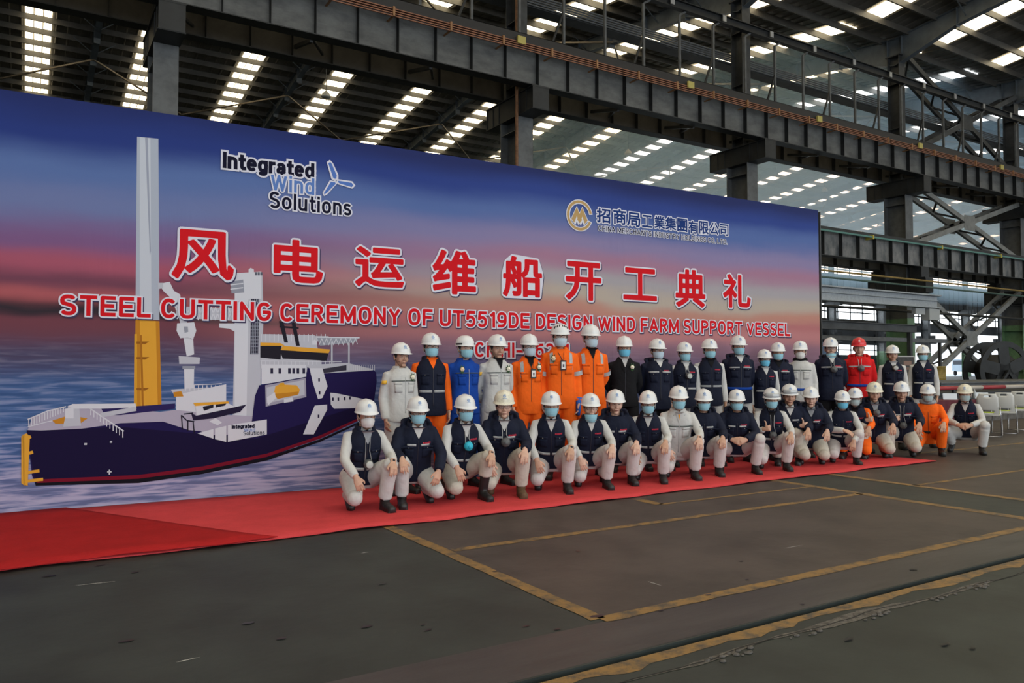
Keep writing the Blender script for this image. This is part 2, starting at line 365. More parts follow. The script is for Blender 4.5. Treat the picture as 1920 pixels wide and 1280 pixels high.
mb = MB(); mb.box(0, L, -.42, -.40, h-.06, h+.26); mb.box(0, L, -.42, -.07, h+.24, h+.26); obj('edge_plate', mb.mesh('edge_plate', mat('edge_black', (.012,.012,.014), .6)), parent=g1)
COP = mat('conductor_copper', (.24,.095,.05), .5, var=.2)
for k in range(4):
    mb = MB(); mb.box(0, L, -.52, -.47, h-.14-.075*k, h-.14-.075*k+.030); obj('conductor_bar', mb.mesh('conductor_bar', COP), parent=g1)
mb = MB(); mb.box(-.03, .03, -.535, -.01, h-.36, h-.32); mb.box(-.035, .035, -.55, -.46, h-.36, h-.06); cl = mb.mesh('conductor_clamp', mat('clamp_brown', (.28,.14,.06), .6))
for x in np.arange(1.5, L, 2.0): obj('conductor_clamp', cl, parent=g1, loc=(float(x), 0, 0))
mb = MB(); mb.box(-.16, .16, -.58, -.50, h-.20, h+.06); jb = mb.mesh('joint_box', mat('joint_box_yellow', (.42,.36,.10), .6))
for x in np.arange(5.2+7.0, L, 8.0): obj('joint_box', jb, parent=g1, loc=(float(x), 0, 0))
g2, L, h = girder('crane_girder', 'brownish rear twin of the upper crane girder, half hidden behind it', 25.1, 11.5, 12.72, GIRDB, -22, 100)
BRK = MB(); BRK.bar((0,.2,-.05), (.0,1.9,.35), .10, .12); BRK.bar((0,.2,.05), (.9,1.9,.3), .08, .08); bk = BRK.mesh('tie_bracket', STEELD)
for x in np.arange(1.15, 100, 4.0): obj('tie_bracket', bk, parent=g1, loc=(float(x), 0.05, .05))
g3, L, h = girder('crane_girder', 'lower crane girder with flaking paint right of the banner', 22.9, 6.62, 7.85, mat('girder_flaking', (.20,.20,.20), .6, col2=(.045,.055,.065), vscale=1.6, stretch=(1,1,.6)), 14, 100)
mb = MB(); mb.box(0, L, -.05, .05, h, h+.16); obj('crane_rail', mb.mesh('crane_rail', STEELD), parent=g3)
mb = MB(); mb.box(0, L, -.40, -.30, h-.16, h-.08); obj('conductor_bar', mb.mesh('conductor_bar', mat('conductor_green', (.07,.20,.18), .5)), parent=g3, label='green conductor bar')
mb = MB(); mb.box(-.05, .05, -.42, -.02, h-.22, h-.02); jb = mb.mesh('conductor_clamp', mat('clamp_yellow', (.45,.38,.06), .6))
for x in np.arange(2.6, L, 6.0): obj('conductor_clamp', jb, parent=g3, loc=(float(x), 0, 0))
g4, L, h = girder('crane_girder', 'rear twin of the lower crane girder seen beneath it', 25.1, 6.64, 7.75, STEELL, 14, 100)
# upper service beam with hangers
e = obj('service_walkway', None, label='long service beam on thin posts above the upper crane girder', cat='walkway', loc=(0, 23.1, 0))
mb = MB(); mb.box(-22, 100, -.12, .12, 16.12, 16.15); mb.box(-22, 100, -.12, .12, 16.45, 16.48); mb.box(-22, 100, -.01, .01, 16.15, 16.45); obj('beam', mb.mesh('beam', STEELD), parent=e)
mb = MB(); mb.box(-.045, .045, -.045, .045, 12.74, 15.9); mb.bar((0,0,15.9), (.35,0,16.12), .08, .08); pm = mb.mesh('post', STEELL)
mb = MB(); mb.bar((-.75,.0,12.75), (0,.0,14.6), .07, .07); dm = mb.mesh('diagonal', STEELD); i = 0
for x in np.arange(16.65-1.95*18, 90, 1.95):
    if min(abs(x-c) for c in CX) < .45: continue
    obj('post', pm, parent=e, loc=(float(x), 0, 0)); i += 1
    if i % 2 == 0: obj('diagonal', dm, parent=e, loc=(float(x), 0, 0))
mb = MB(); mb.box(-.10, .10, -.16, -.12, 16.18, 16.44); cm = mb.mesh('clamp_plate', mat('galvanised', (.36,.37,.38), .4, metal=.3))
for x in np.arange(1.0, 90, 3.0): obj('clamp_plate', cm, parent=e, loc=(float(x), 0, 0))
e2 = obj('cable_tray', None, label='bundle of cables on a tray under the service beam', cat='cable tray', loc=(0, 24.78, 0))
mb = MB(); mb.box(-22, 100, -.3, .3, 15.2, 15.23); mb.box(-22, 100, -.31, -.29, 15.2, 15.32); obj('tray', mb.mesh('tray', STEEL), parent=e2)
for k in range(5):
    mb = MB(); mb.tube([(-22, -.38+.02*k, 15.25+.11*k), (100, -.38+.02*k, 15.25+.11*k)], .035, n=6); obj('cable', mb.mesh('cable', STEELL), parent=e2)
# cross bracings between the two rightmost columns of the row
BRC = mat('brace_lit_grey', (.17,.175,.17), .5, var=.2, vscale=2)  # light falling on the braces is put into this paler grey
def xbrace(label, xa, xb, z0, z1, m=BRC):
    e = obj('cross_bracing', None, label=label, cat='bracing', loc=((xa+xb)/2, 24, z0))
    w = (xb-xa)/2; H = z1-z0
    for s in (-1, 1):
        for yy in (-.48, .48):
            mb = MB(); mb.bar((-w*s, yy, 0), (w*s, yy, H), .26, .16, up=(0,1,0)); obj('diagonal', mb.mesh('diagonal', m), parent=e)
        mb = MB(); k = 9
        for i in range(k):
            t0, t1 = i/k, (i+1)/k; p = (-w*s+2*w*s*t0, -.48 if i % 2 else .48, H*t0); q = (-w*s+2*w*s*t1, .48 if i % 2 else -.48, H*t1); mb.bar(p, q, .10, .08)
        obj('lacing', mb.mesh('lacing', STEELD), parent=e)
    for yy in (-.56, .56):
        mb = MB(); mb.box(-.55, .55, yy-.012, yy+.012, H/2-.42, H/2+.42); obj('gusset', mb.mesh('gusset', m), parent=e)
xbrace('lowest X shaped bracing between the green based columns', CX[3]+.36, CX[4]-.36, .1, 6.0)
xbrace('middle X shaped bracing between the two crane girders', CX[3]+.36, CX[4]-.36, 7.9, 11.3)
xbrace('topmost X shaped bracing above the upper crane girder', CX[3]+.36, CX[4]-.36, 12.8, 17.9, STEEL)
# high bay lamps hanging under the far ridge
mb = MB(); mb.lathe((0,0,0), [(.30,0),(.31,.05),(.24,.22),(.12,.34),(.06,.42)], n=18); LMS = mb.mesh('lamp_shade', mat('lamp_shade_white', (.55,.55,.52), .5), True)
mb = MB(); mb.lathe((0,0,0), [(.27,.01),(.27,.03)], n=18); LML = mb.mesh('lamp_glass', mat('lamp_glass', (.3,.3,.3), .2))
mb = MB(); mb.tube([(0,0,.42), (0,0,2.4)], .02, n=6); LMR = mb.mesh('rod', STEELL)
for i, (x, lb) in enumerate(((15.9, 'high bay lamp hanging left of the round logo, over the wind turbine logo'), (41, 'high bay lamp hanging right of the middle column'), (66, 'hazy high bay lamp above the banner\'s right end'), (91, 'farthest high bay lamp hanging in the haze by the middle bracing'))):
    e = obj('high_bay_lamp', None, label=lb, cat='lamp', loc=(x, 48, 18.7)); obj('lamp_shade', LMS, parent=e); obj('lamp_glass', LML, parent=e); obj('rod', LMR, parent=e)
# ================================================================== BANNER
BA = G(0, 965); BB = G(1540, 845); BD = Vector((BB-BA)[:]); BL = BD.length; BD.normalize(); BN = np.array([-BD.y, BD.x, 0])
def bp(x, y):
    r = ray(x, y); p = CAMP + r*((BA-CAMP)@BN)/(r@BN); d = p-BA
    return float(d[0]*BD.x+d[1]*BD.y), float(p[2])
BH = 4.1
def banner_mat():
    m = bpy.data.materials.new('banner_print'); m.use_nodes = True; nt = m.node_tree; N = nt.nodes; L = nt.links; b = N['Principled BSDF']; b.inputs['Roughness'].default_value = .6; b.inputs['Specular IOR Level'].default_value = .2
    tc = N.new('ShaderNodeTexCoord'); sx = N.new('ShaderNodeSeparateXYZ'); L.new(tc.outputs['Object'], sx.inputs[0])
    def math_(op, a, b_=None, v=None):
        n = N.new('ShaderNodeMath'); n.operation = op
        if hasattr(a, 'links'): L.new(a, n.inputs[0])
        else: n.inputs[0].default_value = a
        if b_ is not None:
            if hasattr(b_, 'links'): L.new(b_, n.inputs[1])
            else: n.inputs[1].default_value = b_
        return n.outputs[0]
    def noise(scale, vec_scale, det=4, dist=0.0):
        mp = N.new('ShaderNodeMapping'); mp.inputs['Scale'].default_value = vec_scale; L.new(tc.outputs['Object'], mp.inputs[0])
        n = N.new('ShaderNodeTexNoise'); n.inputs['Scale'].default_value = scale; n.inputs['Detail'].default_value = det; n.inputs['Distortion'].default_value = dist; L.new(mp.outputs[0], n.inputs['Vector']); return n.outputs['Fac']
    nz = noise(.8, (.35, 1, 1.6), 4)
    v = math_('ADD', sx.outputs['Z'], math_('MULTIPLY', math_('SUBTRACT', nz, .5), .55))
    v = math_('DIVIDE', v, BH)
    def ramp(stops):
        r = N.new('ShaderNodeValToRGB'); cr = r.color_ramp; cr.interpolation = 'EASE'
        while len(cr.elements) < len(stops): cr.elements.new(.5)
        for e, (p, c) in zip(cr.elements, sorted(stops)): e.position = p/BH; e.color = (*[(q/255)**2.2*.86 for q in c], 1)
        L.new(v, r.inputs[0]); return r.outputs[0]
    left = ramp([(4.1,(22,38,98)),(3.75,(30,52,124)),(3.4,(86,110,166)),(3.05,(106,118,166)),(2.72,(122,86,132)),(2.46,(164,82,104)),(2.26,(112,62,82)),(2.12,(168,86,92)),(1.97,(46,36,46)),(1.90,(110,60,72)),(1.5,(76,62,86)),(1.15,(60,86,136)),(.55,(86,108,162)),(.15,(150,142,180))])
    right = ramp([(4.1,(26,38,92)),(3.75,(42,64,136)),(3.45,(82,104,162)),(3.15,(136,124,164)),(2.9,(162,118,144)),(2.6,(164,158,164)),(2.38,(180,166,154)),(2.24,(186,132,118)),(2.12,(176,110,112)),(1.92,(184,122,124)),(1.65,(148,112,130)),(1.3,(112,106,142)),(.8,(104,116,160)),(.2,(160,150,184))])
    mu = N.new('ShaderNodeMapRange'); mu.inputs['From Min'].default_value = 1.6; mu.inputs['From Max'].default_value = 6.0; L.new(math_('ADD', sx.outputs['X'], math_('MULTIPLY', math_('SUBTRACT', nz, .5), 3.0)), mu.inputs[0])
    mx = N.new('ShaderNodeMix'); mx.data_type = 'RGBA'; L.new(mu.outputs[0], mx.inputs['Factor']); L.new(left, mx.inputs[6]); L.new(right, mx.inputs[7])
    # sea streaks below the horizon
    w1 = noise(6.5, (.30, 1, 3.8), 10, .4); w2 = noise(1.0, (.5, 1, 1.4), 3)
    sea = N.new('ShaderNodeMapRange'); sea.inputs['From Min'].default_value = 1.75; sea.inputs['From Max'].default_value = .9; L.new(sx.outputs['Z'], sea.inputs[0])
    rr_ = N.new('ShaderNodeValToRGB'); cr = rr_.color_ramp; cr.elements[0].position = .38; cr.elements[0].color = (.014,.055,.16,1); cr.elements[1].position = .62; cr.elements[1].color = (.30,.34,.52,1); e = cr.elements.new(.5); e.color = (.06,.13,.30,1)
    L.new(w1, rr_.inputs[0])
    f = math_('MULTIPLY', sea.outputs[0], .62)
    far = N.new('ShaderNodeMapRange'); far.inputs['From Min'].default_value = 9.5; far.inputs['From Max'].default_value = 4.0; far.inputs['To Min'].default_value = .45; far.inputs['To Max'].default_value = 1.0; L.new(sx.outputs['X'], far.inputs[0])
    f = math_('MULTIPLY', f, far.outputs[0])
    m2 = N.new('ShaderNodeMix'); m2.data_type = 'RGBA'; L.new(f, m2.inputs['Factor']); L.new(mx.outputs[2], m2.inputs[6]); L.new(rr_.outputs[0], m2.inputs[7])
    # lilac print colour at the foot
    lo = N.new('ShaderNodeMapRange'); lo.inputs['From Min'].default_value = .8; lo.inputs['From Max'].default_value = .2; lo.inputs['To Max'].default_value = .6; L.new(sx.outputs['Z'], lo.inputs[0])
    r3 = N.new('ShaderNodeMapRange'); r3.inputs['From Min'].default_value = .42; r3.inputs['From Max'].default_value = .55; L.new(w1, r3.inputs[0])
    ff = math_('MULTIPLY', lo.outputs[0], r3.outputs[0]); m3 = N.new('ShaderNodeMix'); m3.data_type = 'RGBA'; L.new(ff, m3.inputs['Factor']); L.new(m2.outputs[2], m3.inputs[6]); m3.inputs[7].default_value = (.44,.38,.52,1)
    L.new(m3.outputs[2], b.inputs['Base Color'])
    # soft diagonal creases of the stretched fabric
    mp = N.new('ShaderNodeMapping'); mp.inputs['Rotation'].default_value = (0, radians(40), 0); mp.inputs['Scale'].default_value = (2.6, 1, .35); L.new(tc.outputs['Object'], mp.inputs[0])
    n = N.new('ShaderNodeTexNoise'); n.inputs['Scale'].default_value = 2.2; n.inputs['Detail'].default_value = 3; L.new(mp.outputs[0], n.inputs['Vector'])
    n2 = noise(.45, (1, 1, 1), 2); n3 = N.new('ShaderNodeMapRange'); n3.inputs['From Min'].default_value = .5; n3.inputs['From Max'].default_value = .7; L.new(n2, n3.inputs[0])
    hh = math_('MULTIPLY', n.outputs['Fac'], n3.outputs[0])
    bp_ = N.new('ShaderNodeBump'); bp_.inputs['Strength'].default_value = .5; bp_.inputs['Distance'].default_value = .05; L.new(hh, bp_.inputs['Height']); L.new(bp_.outputs[0], b.inputs['Normal'])
    return m
ban = obj('banner', None, label='huge printed ceremony banner with a ship, sea and red lettering behind the group', cat='banner', loc=(float(BA[0]), float(BA[1]), 0), rot=(0, 0, atan2(BD.y, BD.x)))
mb = MB(); mb.box(-3.0, BL, 0, .012, .01, BH); obj('printed_sheet', mb.mesh('printed_sheet', banner_mat()), parent=ban)
mb = MB()
for u in np.arange(-3, BL+.1, 1.637): mb.box(u-.02 if u > -3 else u, u+.02 if u < BL-.1 else u, .014, .054, 0, BH-.02)
for v in (.05, 1.4, 2.7, BH-.06): mb.box(-3, BL, .014, .05, v, v+.04)
for u in np.arange(-2.5, BL, 3.2): mb.bar((u, .04, 3.0), (u, .55, .03), .04, .04); mb.box(u-.03, u+.03, .05, .6, 0, .04)
obj('support_frame', mb.mesh('support_frame', STEEL), parent=ban)
PRN = {}
def pm_(c):
    k = tuple(c)
    if k not in PRN: PRN[k] = mat('print_%02x%02x%02x' % k, tuple((q/255)**2.2*.82 for q in k), .7, spec=.1)
    return PRN[k]
class Art:
    """flat print: pixel-measured outlines laid on the sheet, each layer .4 mm above the last"""
    def __init__(s, name, base=1): s.name = name; s.v = []; s.f = []; s.mi = []; s.ms = []; s.k = base
    def mid(s, c):
        m = pm_(c)
        if m not in s.ms: s.ms.append(m)
        return s.ms.index(m)
    def uv(s, c, P, step=True):
        b = len(s.v); y = -.00011*s.k; s.v += [(u, y, v) for u, v in P]; 
        tri = __import__('mathutils').geometry.tessellate_polygon([[Vector((u, v, 0)) for u, v in P]])
        for t in tri: s.f.append(tuple(b+i for i in t)); s.mi.append(s.mid(c))
        s.k += 1 if step else 0
    def poly(s, c, pts, step=True): s.uv(c, [bp(*p) for p in pts], step)
    def line(s, c, pts, w, step=False):
        P = [bp(*p) for p in pts]
        for (a, b_), (c2, d) in zip(P, P[1:]):
            L = math.hypot(c2-a, d-b_) or 1; nx, ny = -(d-b_)/L*w/2, (c2-a)/L*w/2
            s.uv(c, [(a+nx, b_+ny), (a-nx, b_-ny), (c2-nx, d-ny), (c2+nx, d+ny)], False)
        if step: s.k += 1
    def up(s): s.k += 1
    def done(s, parent=None):
        me = bpy.data.meshes.new(s.name); me.from_pydata(s.v, [], s.f)
        for m in s.ms: me.materials.append(m)
        me.polygons.foreach_set('material_index', s.mi)
        bm = bmesh.new(); bm.from_mesh(me)
        for f in bm.faces:
            f.normal_update()
            if f.normal.y > 0: f.normal_flip()
        bm.to_mesh(me); bm.free(); return obj(s.name, me, parent=parent or ban)
WHT, LG, MG, DG = (214,216,226), (190,192,204), (150,154,168), (96,100,114)
HULL, HULL2, RED, BLK = (38,30,78), (30,22,58), (120,24,46), (26,24,34)
YEL_, YEL2, ORG = (226,164,60), (196,132,44), (218,160,52)
A = Art('turbine_tower')
A.poly((176,184,200), [(257,256),(297,260),(299,600),(254,598)]); A.poly((200,206,218), [(262,257),(282,259),(284,600),(262,599)]); A.poly((158,164,182), [(272,258),(277,258),(283,470),(281,480)])
A.poly(YEL2, [(254,598),(299,602),(303,767),(262,771),(252,764)]); A.poly(YEL_, [(262,600),(292,602),(296,768),(264,770)]); A.poly(ORG, [(252,626),(257,626),(257,768),(251,764)])
for y in (640, 669, 727): A.poly((150,96,36), [(256,y),(280,y),(272,y+5),(256,y+4)])
A.line((170,110,40), [(264,628),(268,768)], .02, True)
A.done()
A = Art('ship_picture', 4)
# superstructure tower, mast and cranes
A.poly(LG, [(440,516),(492,514),(494,600),(489,700),(488,790),(436,790),(440,600)]); A.poly(WHT, [(440,545),(466,545),(462,790),(440,785)]); A.poly(WHT, [(442,512),(490,509),(490,560),(456,562),(440,540)])
A.poly(MG, [(432,528),(456,524),(458,548),(434,550)]); A.line(WHT, [(432,534),(456,531)], .012); A.line(WHT, [(432,542),(456,539)], .012, True)
A.poly(WHT, [(466,505),(470,502),(476,505),(476,516),(466,516)])
for x in (480, 485, 490): A.poly(DG, [(x-2,510),(x+2,510),(x+2,516),(x-2,516)])
A.up(); A.poly((44,42,60), [(471,560),(486,560),(484,664),(469,664)])
for k in range(1, 5): x = 470+3.2*k; A.line(MG, [(x+1,560),(x-1,664)], .006)
for k in range(1, 17): A.line(MG, [(470,560+6.4*k),(486,560+6.4*k)], .006)
A.up(); A.poly(WHT, [(411,606),(452,606),(458,624),(448,626),(430,616),(411,614)]); A.poly(LG, [(330,574),(440,578),(440,601),(330,596)])
for k in range(14): x = 332+8*k; A.line(WHT, [(x,575),(x+8,600)], .010); A.line(WHT, [(x+8,576),(x,598)], .010)
A.up()
A.poly(WHT, [(298,532),(318,528),(326,545),(338,552),(340,580),(330,582),(322,560),(306,545)]); A.poly(LG, [(296,530),(306,530),(306,540),(296,542)])
A.poly(LG, [(331,575),(345,576),(356,632),(362,660),(350,664),(344,634)]); A.poly(WHT, [(332,606),(364,604),(368,620),(362,636),(352,632),(338,634),(331,620)]); A.poly(MG, [(344,612),(352,612),(353,622),(346,624)])
A.poly(WHT, [(344,634),(362,636),(364,664),(350,668)]); A.poly(LG, [(335,667),(375,670),(374,682),(336,682)]); A.poly(WHT, [(345,690),(364,690),(363,738),(346,738)]); A.poly(MG, [(342,686),(366,686),(366,692),(342,692)])
A.poly(LG, [(320,730),(392,726),(392,742),(330,746)]); A.poly(WHT, [(330,740),(424,720),(424,752),(390,790),(330,775)])
A.poly(YEL2, [(325,735),(340,733),(344,743),(326,744)])
for k in range(9): x = 348+8*k; A.line(WHT, [(x,722),(x,732)], .008)
A.line(WHT, [(346,722),(416,719)], .008); A.up()
# bridge
A.poly(LG, [(488,626),(590,628),(606,700),(488,690)]); A.poly(WHT, [(490,683),(574,684),(574,710),(490,720)])
for x in (507, 522, 540, 548, 556, 567): A.poly((50,48,70), [(x,690),(x+5,690),(x+5,700),(x,700)], False)
A.up(); A.poly((40,38,48), [(488,646),(528,648),(526,674),(488,670)]); A.poly((40,38,48), [(524,656),(618,656),(612,676),(530,672)]); A.poly(YEL_, [(488,642),(526,643),(534,648),(488,648)]); A.poly(YEL_, [(530,648),(619,655),(616,662),(526,656)])
A.poly(LG, [(490,628),(616,630),(616,640),(490,638)])
for k in range(16): x = 490+8*k; A.line(WHT, [(x,626),(x,640)], .007)
for k in range(18): x = 490+8*k; A.line(WHT, [(x,676),(x,684)], .007)
A.line(WHT, [(488,676),(640,678)], .008); A.up()
A.poly((40,38,48), [(523,602),(531,602),(540,642),(533,642)]); A.poly((40,38,48), [(546,602),(554,606),(562,648),(555,648)]); A.line((40,38,48), [(524,612),(560,615)], .02, True)
A.poly(MG, [(594,632),(673,633),(664,642),(600,648)]); 
for k in range(8): x = 598+9*k; A.line(WHT, [(x,647),(x+5,634)], .007); A.line(WHT, [(x+5,634),(x+9,645)], .007)
A.line(WHT, [(594,632),(674,633)], .012); A.line(LG, [(654,643),(654,690)], .02); A.line(LG, [(622,640),(622,690)], .02); A.up()
A.poly(WHT, [(585,640),(590,636),(594,640),(594,646),(585,646)]); A.poly(LG, [(574,684),(650,680),(700,692),(690,700),(578,706)]); A.poly((60,58,72), [(600,692),(650,684),(650,694),(600,700)])
for k in range(14): x = 650+4*k; A.line(WHT, [(x,684),(x,694)], .006)
A.up()
# deck and hull
A.poly((176,170,190), [(52,806),(60,784),(100,768),(180,762),(300,772),(330,768),(400,776),(480,780),(480,830),(360,840),(226,806),(120,816)])
A.poly((48,40,92), [(190,766),(328,756),(328,766),(226,778),(196,778)])
A.poly(HULL, [(50,806),(120,808),(226,793),(306,790),(354,806),(376,808),(398,820),(470,806),(478,742),(486,722),(574,706),(576,688),(600,700),(700,694),(705,698),(706,715),(700,760),(600,820),(500,858),(380,884),(260,902),(67,910),(60,890)])
A.poly(HULL2, [(50,808),(226,800),(480,822),(700,752),(690,775),(600,820),(500,858),(380,884),(260,902),(67,910)])
A.poly(RED, [(80,898),(260,890),(380,874),(500,850),(600,816),(702,770),(702,774),(600,822),(500,856),(380,881),(260,897),(70,905),(66,902)]); A.poly(BLK, [(66,905),(260,897),(380,881),(500,857),(600,823),(690,783),(690,786),(600,828),(500,863),(380,888),(260,905),(67,910)])
# white hull marks: blades
A.poly(WHT, [(580,690),(604,690),(614,724),(604,746),(596,748),(586,716)]); A.poly(WHT, [(619,736),(630,737),(700,752),(690,764),(626,766),(620,758)]); A.poly(WHT, [(590,760),(613,758),(613,768),(588,814),(568,814)])
for x, y in ((598,712),(599,736),(624,748),(634,748),(646,747),(656,746),(597,780)): A.poly(HULL2, [(x-1.5,y-3),(x+1.5,y-3),(x+1.5,y+3),(x-1.5,y+3)], False)
A.up(); A.poly((160,158,176), [(497,722),(573,708),(574,744),(498,762)]); A.poly(LG, [(500,726),(570,712),(571,740),(500,756)])
A.poly(YEL_, [(516,724),(524,720),(556,722),(562,730),(560,738),(520,746),(512,742)]); A.poly(ORG, [(524,718),(532,717),(534,722),(524,724)]); A.poly(YEL2, [(514,738),(560,734),(558,740),(520,748)]); A.poly(WHT, [(500,745),(515,735),(517,746),(502,760)]); A.poly(WHT, [(532,748),(548,745),(550,752),(532,755)])
# workboat on deck
A.poly(WHT, [(366,760),(376,754),(424,754),(440,762),(452,760),(400,776),(368,778)]); A.poly((40,34,60), [(358,774),(368,779),(410,770),(462,758),(450,772),(400,784),(362,788)]); A.poly(YEL_, [(362,755),(428,752),(430,756),(366,761)])
A.poly((40,38,50), [(380,762),(400,758),(400,764),(382,770)]); A.poly((40,38,50), [(404,758),(424,756),(422,760),(404,764)])
A.line((34,30,44), [(340,778),(350,788),(364,790)], .012); A.line((34,30,44), [(340,778),(342,805)], .012); A.line((34,30,44), [(352,788),(352,808)], .012); A.line((34,30,44), [(362,790),(364,812)], .012); A.line((34,30,44), [(344,776),(362,774)], .012, True)
A.poly(WHT, [(392,790),(404,783),(416,792),(408,797)])
# white name panels
A.poly(WHT, [(370,812),(400,804),(400,822)]); A.poly(WHT, [(403,803),(424,798),(424,828),(403,823)]); A.poly(WHT, [(427,797),(500,786),(500,814),(427,828)])
# stern: rails, small crane, fenders
for k in range(14):
    x = 54+5*k; y = 786-1.7*k; A.line(WHT, [(x,y+14-k*.4),(x,y-2)], .008)
A.line(WHT, [(52,786),(90,770),(124,762)], .012); A.line(WHT, [(52,800),(90,790),(124,784)], .008)
for k in range(11): x = 170+6*k; y = 766+4.2*k; A.line(WHT, [(x,y),(x,y+12)], .008)
A.line(WHT, [(168,765),(232,808)], .012); A.up()
A.poly(YEL2, [(98,788),(130,778),(164,784),(150,794),(104,794)]); A.poly(LG, [(128,760),(148,758),(152,798),(118,800)]); A.poly(WHT, [(126,762),(136,757),(254,756),(256,766),(240,764),(190,766),(140,766)]); A.poly(LG, [(188,774),(254,762),(256,770),(192,782)]); A.poly(WHT, [(122,766),(138,764),(138,784),(122,784)])
for p in ([(42,815),(50,812),(56,818),(52,910),(44,908)], [(40,818),(46,815),(46,910),(40,905)]): A.poly(YEL_, p, False)
A.up()
for y, x in ((818,58), (847,62), (882,74), (898,81)): A.line(YEL_, [(48,y+4),(x,y)], .03)
A.up(); A.line(WHT, [(201,884),(209,884)], .012); A.line(WHT, [(205,880),(205,889)], .012)
A.line(LG, [(158,832),(163,832)], .02); A.line(LG, [(206,828),(210,828)], .02)
A.done()
# ---- lettering
GLY = {}
def arc(cx, cy, rx, ry, a0, a1, n=10, e=.86):
    P = []
    for i in range(n+1):
        a = radians(a0+(a1-a0)*i/n); c, q = cos(a), sin(a); P.append((cx+rx*abs(c)**e*(1 if c >= 0 else -1), cy+ry*abs(q)**e*(1 if q >= 0 else -1)))
    return P
def sans():
    """skeletons of a bold sans: (width, strokes); cap height 1"""
    D = {}; W_ = .50
    D['A'] = (.58, [[(0,0),(.29,1),(.58,0)], [(.10,.30),(.48,.30)]]); D['C'] = (.50, [arc(.25,.5,.25,.5,42,318,22)])
    D['D'] = (.50, [[(0,0),(0,1),(.2,1)]+arc(.2,.5,.30,.5,88,-88,14)+[(.2,0),(0,0)]]); D['E'] = (.44, [[(.44,0),(0,0),(0,1),(.44,1)], [(0,.52),(.38,.52)]])
    D['F'] = (.42, [[(0,0),(0,1),(.42,1)], [(0,.5),(.36,.5)]]); D['G'] = (.52, [arc(.26,.5,.26,.5,42,340,22)+[(.51,.46),(.28,.46)]]); D['H'] = (.50, [[(0,0),(0,1)],[(.5,0),(.5,1)],[(0,.52),(.5,.52)]])
    D['I'] = (0, [[(0,0),(0,1)]]); D['L'] = (.40, [[(0,1),(0,0),(.40,0)]]); D['M'] = (.66, [[(0,0),(0,1),(.33,.08),(.66,1),(.66,0)]]); D['N'] = (.50, [[(0,0),(0,1),(.5,0),(.5,1)]])
    D['O'] = (.54, [arc(.27,.5,.27,.5,0,360,26)]); D['P'] = (.46, [[(0,0),(0,1),(.2,1)]+arc(.2,.74,.26,.26,88,-88,10)+[(.2,.48),(0,.48)]]); D['R'] = (.48, [[(0,0),(0,1),(.2,1)]+arc(.2,.75,.25,.25,88,-88,10)+[(.2,.50),(0,.50)], [(.24,.5),(.48,0)]])
    D['S'] = (.46, [arc(.23,.755,.23,.245,28,215,10)+[(.30,.50)]+arc(.23,.25,.23,.25,48,-152,12)]); D['T'] = (.50, [[(0,1),(.5,1)],[(.25,1),(.25,0)]]); D['U'] = (.50, [[(0,1),(0,.28)]+arc(.25,.28,.25,.28,182,358,12)+[(.5,.28),(.5,1)]])
    D['V'] = (.54, [[(0,1),(.27,0),(.54,1)]]); D['W'] = (.84, [[(0,1),(.21,0),(.42,.96),(.63,0),(.84,1)]]); D['Y'] = (.54, [[(0,1),(.27,.45),(.54,1)],[(.27,.45),(.27,0)]])
    D['1'] = (.22, [[(0,.78),(.22,1),(.22,0)]]); D['2'] = (.44, [arc(.22,.74,.22,.26,165,-25,10)+[(0,0),(.45,0)]]); D['5'] = (.44, [[(.42,1),(.06,1),(.02,.52)]+arc(.2,.32,.24,.32,115,-150,12)]); D['6'] = (.46, [arc(.23,.31,.23,.31,0,360,18), [(.42,.97)]+arc(.30,.55,.30,.42,80,180,8)+[(0,.34)]])
    D['9'] = (.46, [arc(.23,.69,.23,.31,0,360,18), [(.04,.03)]+arc(.16,.45,.30,.42,-80,0,8)+[(.46,.66)]]); D['-'] = (.34, [[(0,.40),(.34,.40)]]); D['.'] = (0, [[(0,0),(0,.02)]])
    x = .70
    D['n'] = (.40, [[(0,0),(0,x)], [(0,.42)]+arc(.2,.45,.2,.25,178,2,10)+[(.4,0)]]); D['t'] = (.22, [[(.10,.95),(.10,.12),(.16,0),(.26,.01)], [(0,x),(.24,x)]]); D['e'] = (.44, [[(.02,.37),(.44,.37)]+arc(.22,.35,.22,.35,4,318,20)])
    D['g'] = (.42, [arc(.21,.36,.21,.34,0,360,20), [(.42,x),(.42,-.08)]+arc(.21,-.06,.21,.20,0,-150,8)]); D['r'] = (.22, [[(0,0),(0,x)], [(0,.42)]+arc(.22,.42,.22,.28,175,90,6)]); D['a'] = (.40, [arc(.2,.48,.19,.22,165,0,8)+[(.39,.1),(.42,0)], [(.39,.38),(.2,.36)]+arc(.17,.18,.17,.18,95,300,10)+[(.39,.18)]])
    D['d'] = (.42, [arc(.21,.35,.21,.35,0,360,20), [(.42,1),(.42,0)]]); D['i'] = (0, [[(0,0),(0,x)], [(0,.96),(0,.99)]]); D['o'] = (.44, [arc(.22,.35,.22,.35,0,360,22)]); D['l'] = (0, [[(0,0),(0,1)]]); D['u'] = (.40, [[(0,x),(0,.25)]+arc(.2,.25,.2,.25,182,358,10)+[(.4,.25)], [(.4,x),(.4,0)]])
    D['s'] = (.36, [arc(.18,.53,.18,.17,25,215,8)+[(.22,.36)]+arc(.18,.17,.18,.17,48,-155,10)])
    return D
SANS = sans()
def skeleton(body, gap=.30):
    key = ('sk', body)
    if key not in GLY:
        V_s, E_s = [], []; x = 0
        for ch in body:
            if ch == ' ': x += .30; continue
            w, st = SANS[ch]
            for pl in st:
                k = len(V_s); V_s += [(x+a, b) for a, b in pl]; E_s += [(k+i, k+i+1) for i in range(len(pl)-1)]
            x += w+gap
        GLY[key] = (V_s, [], E_s)
    return GLY[key]
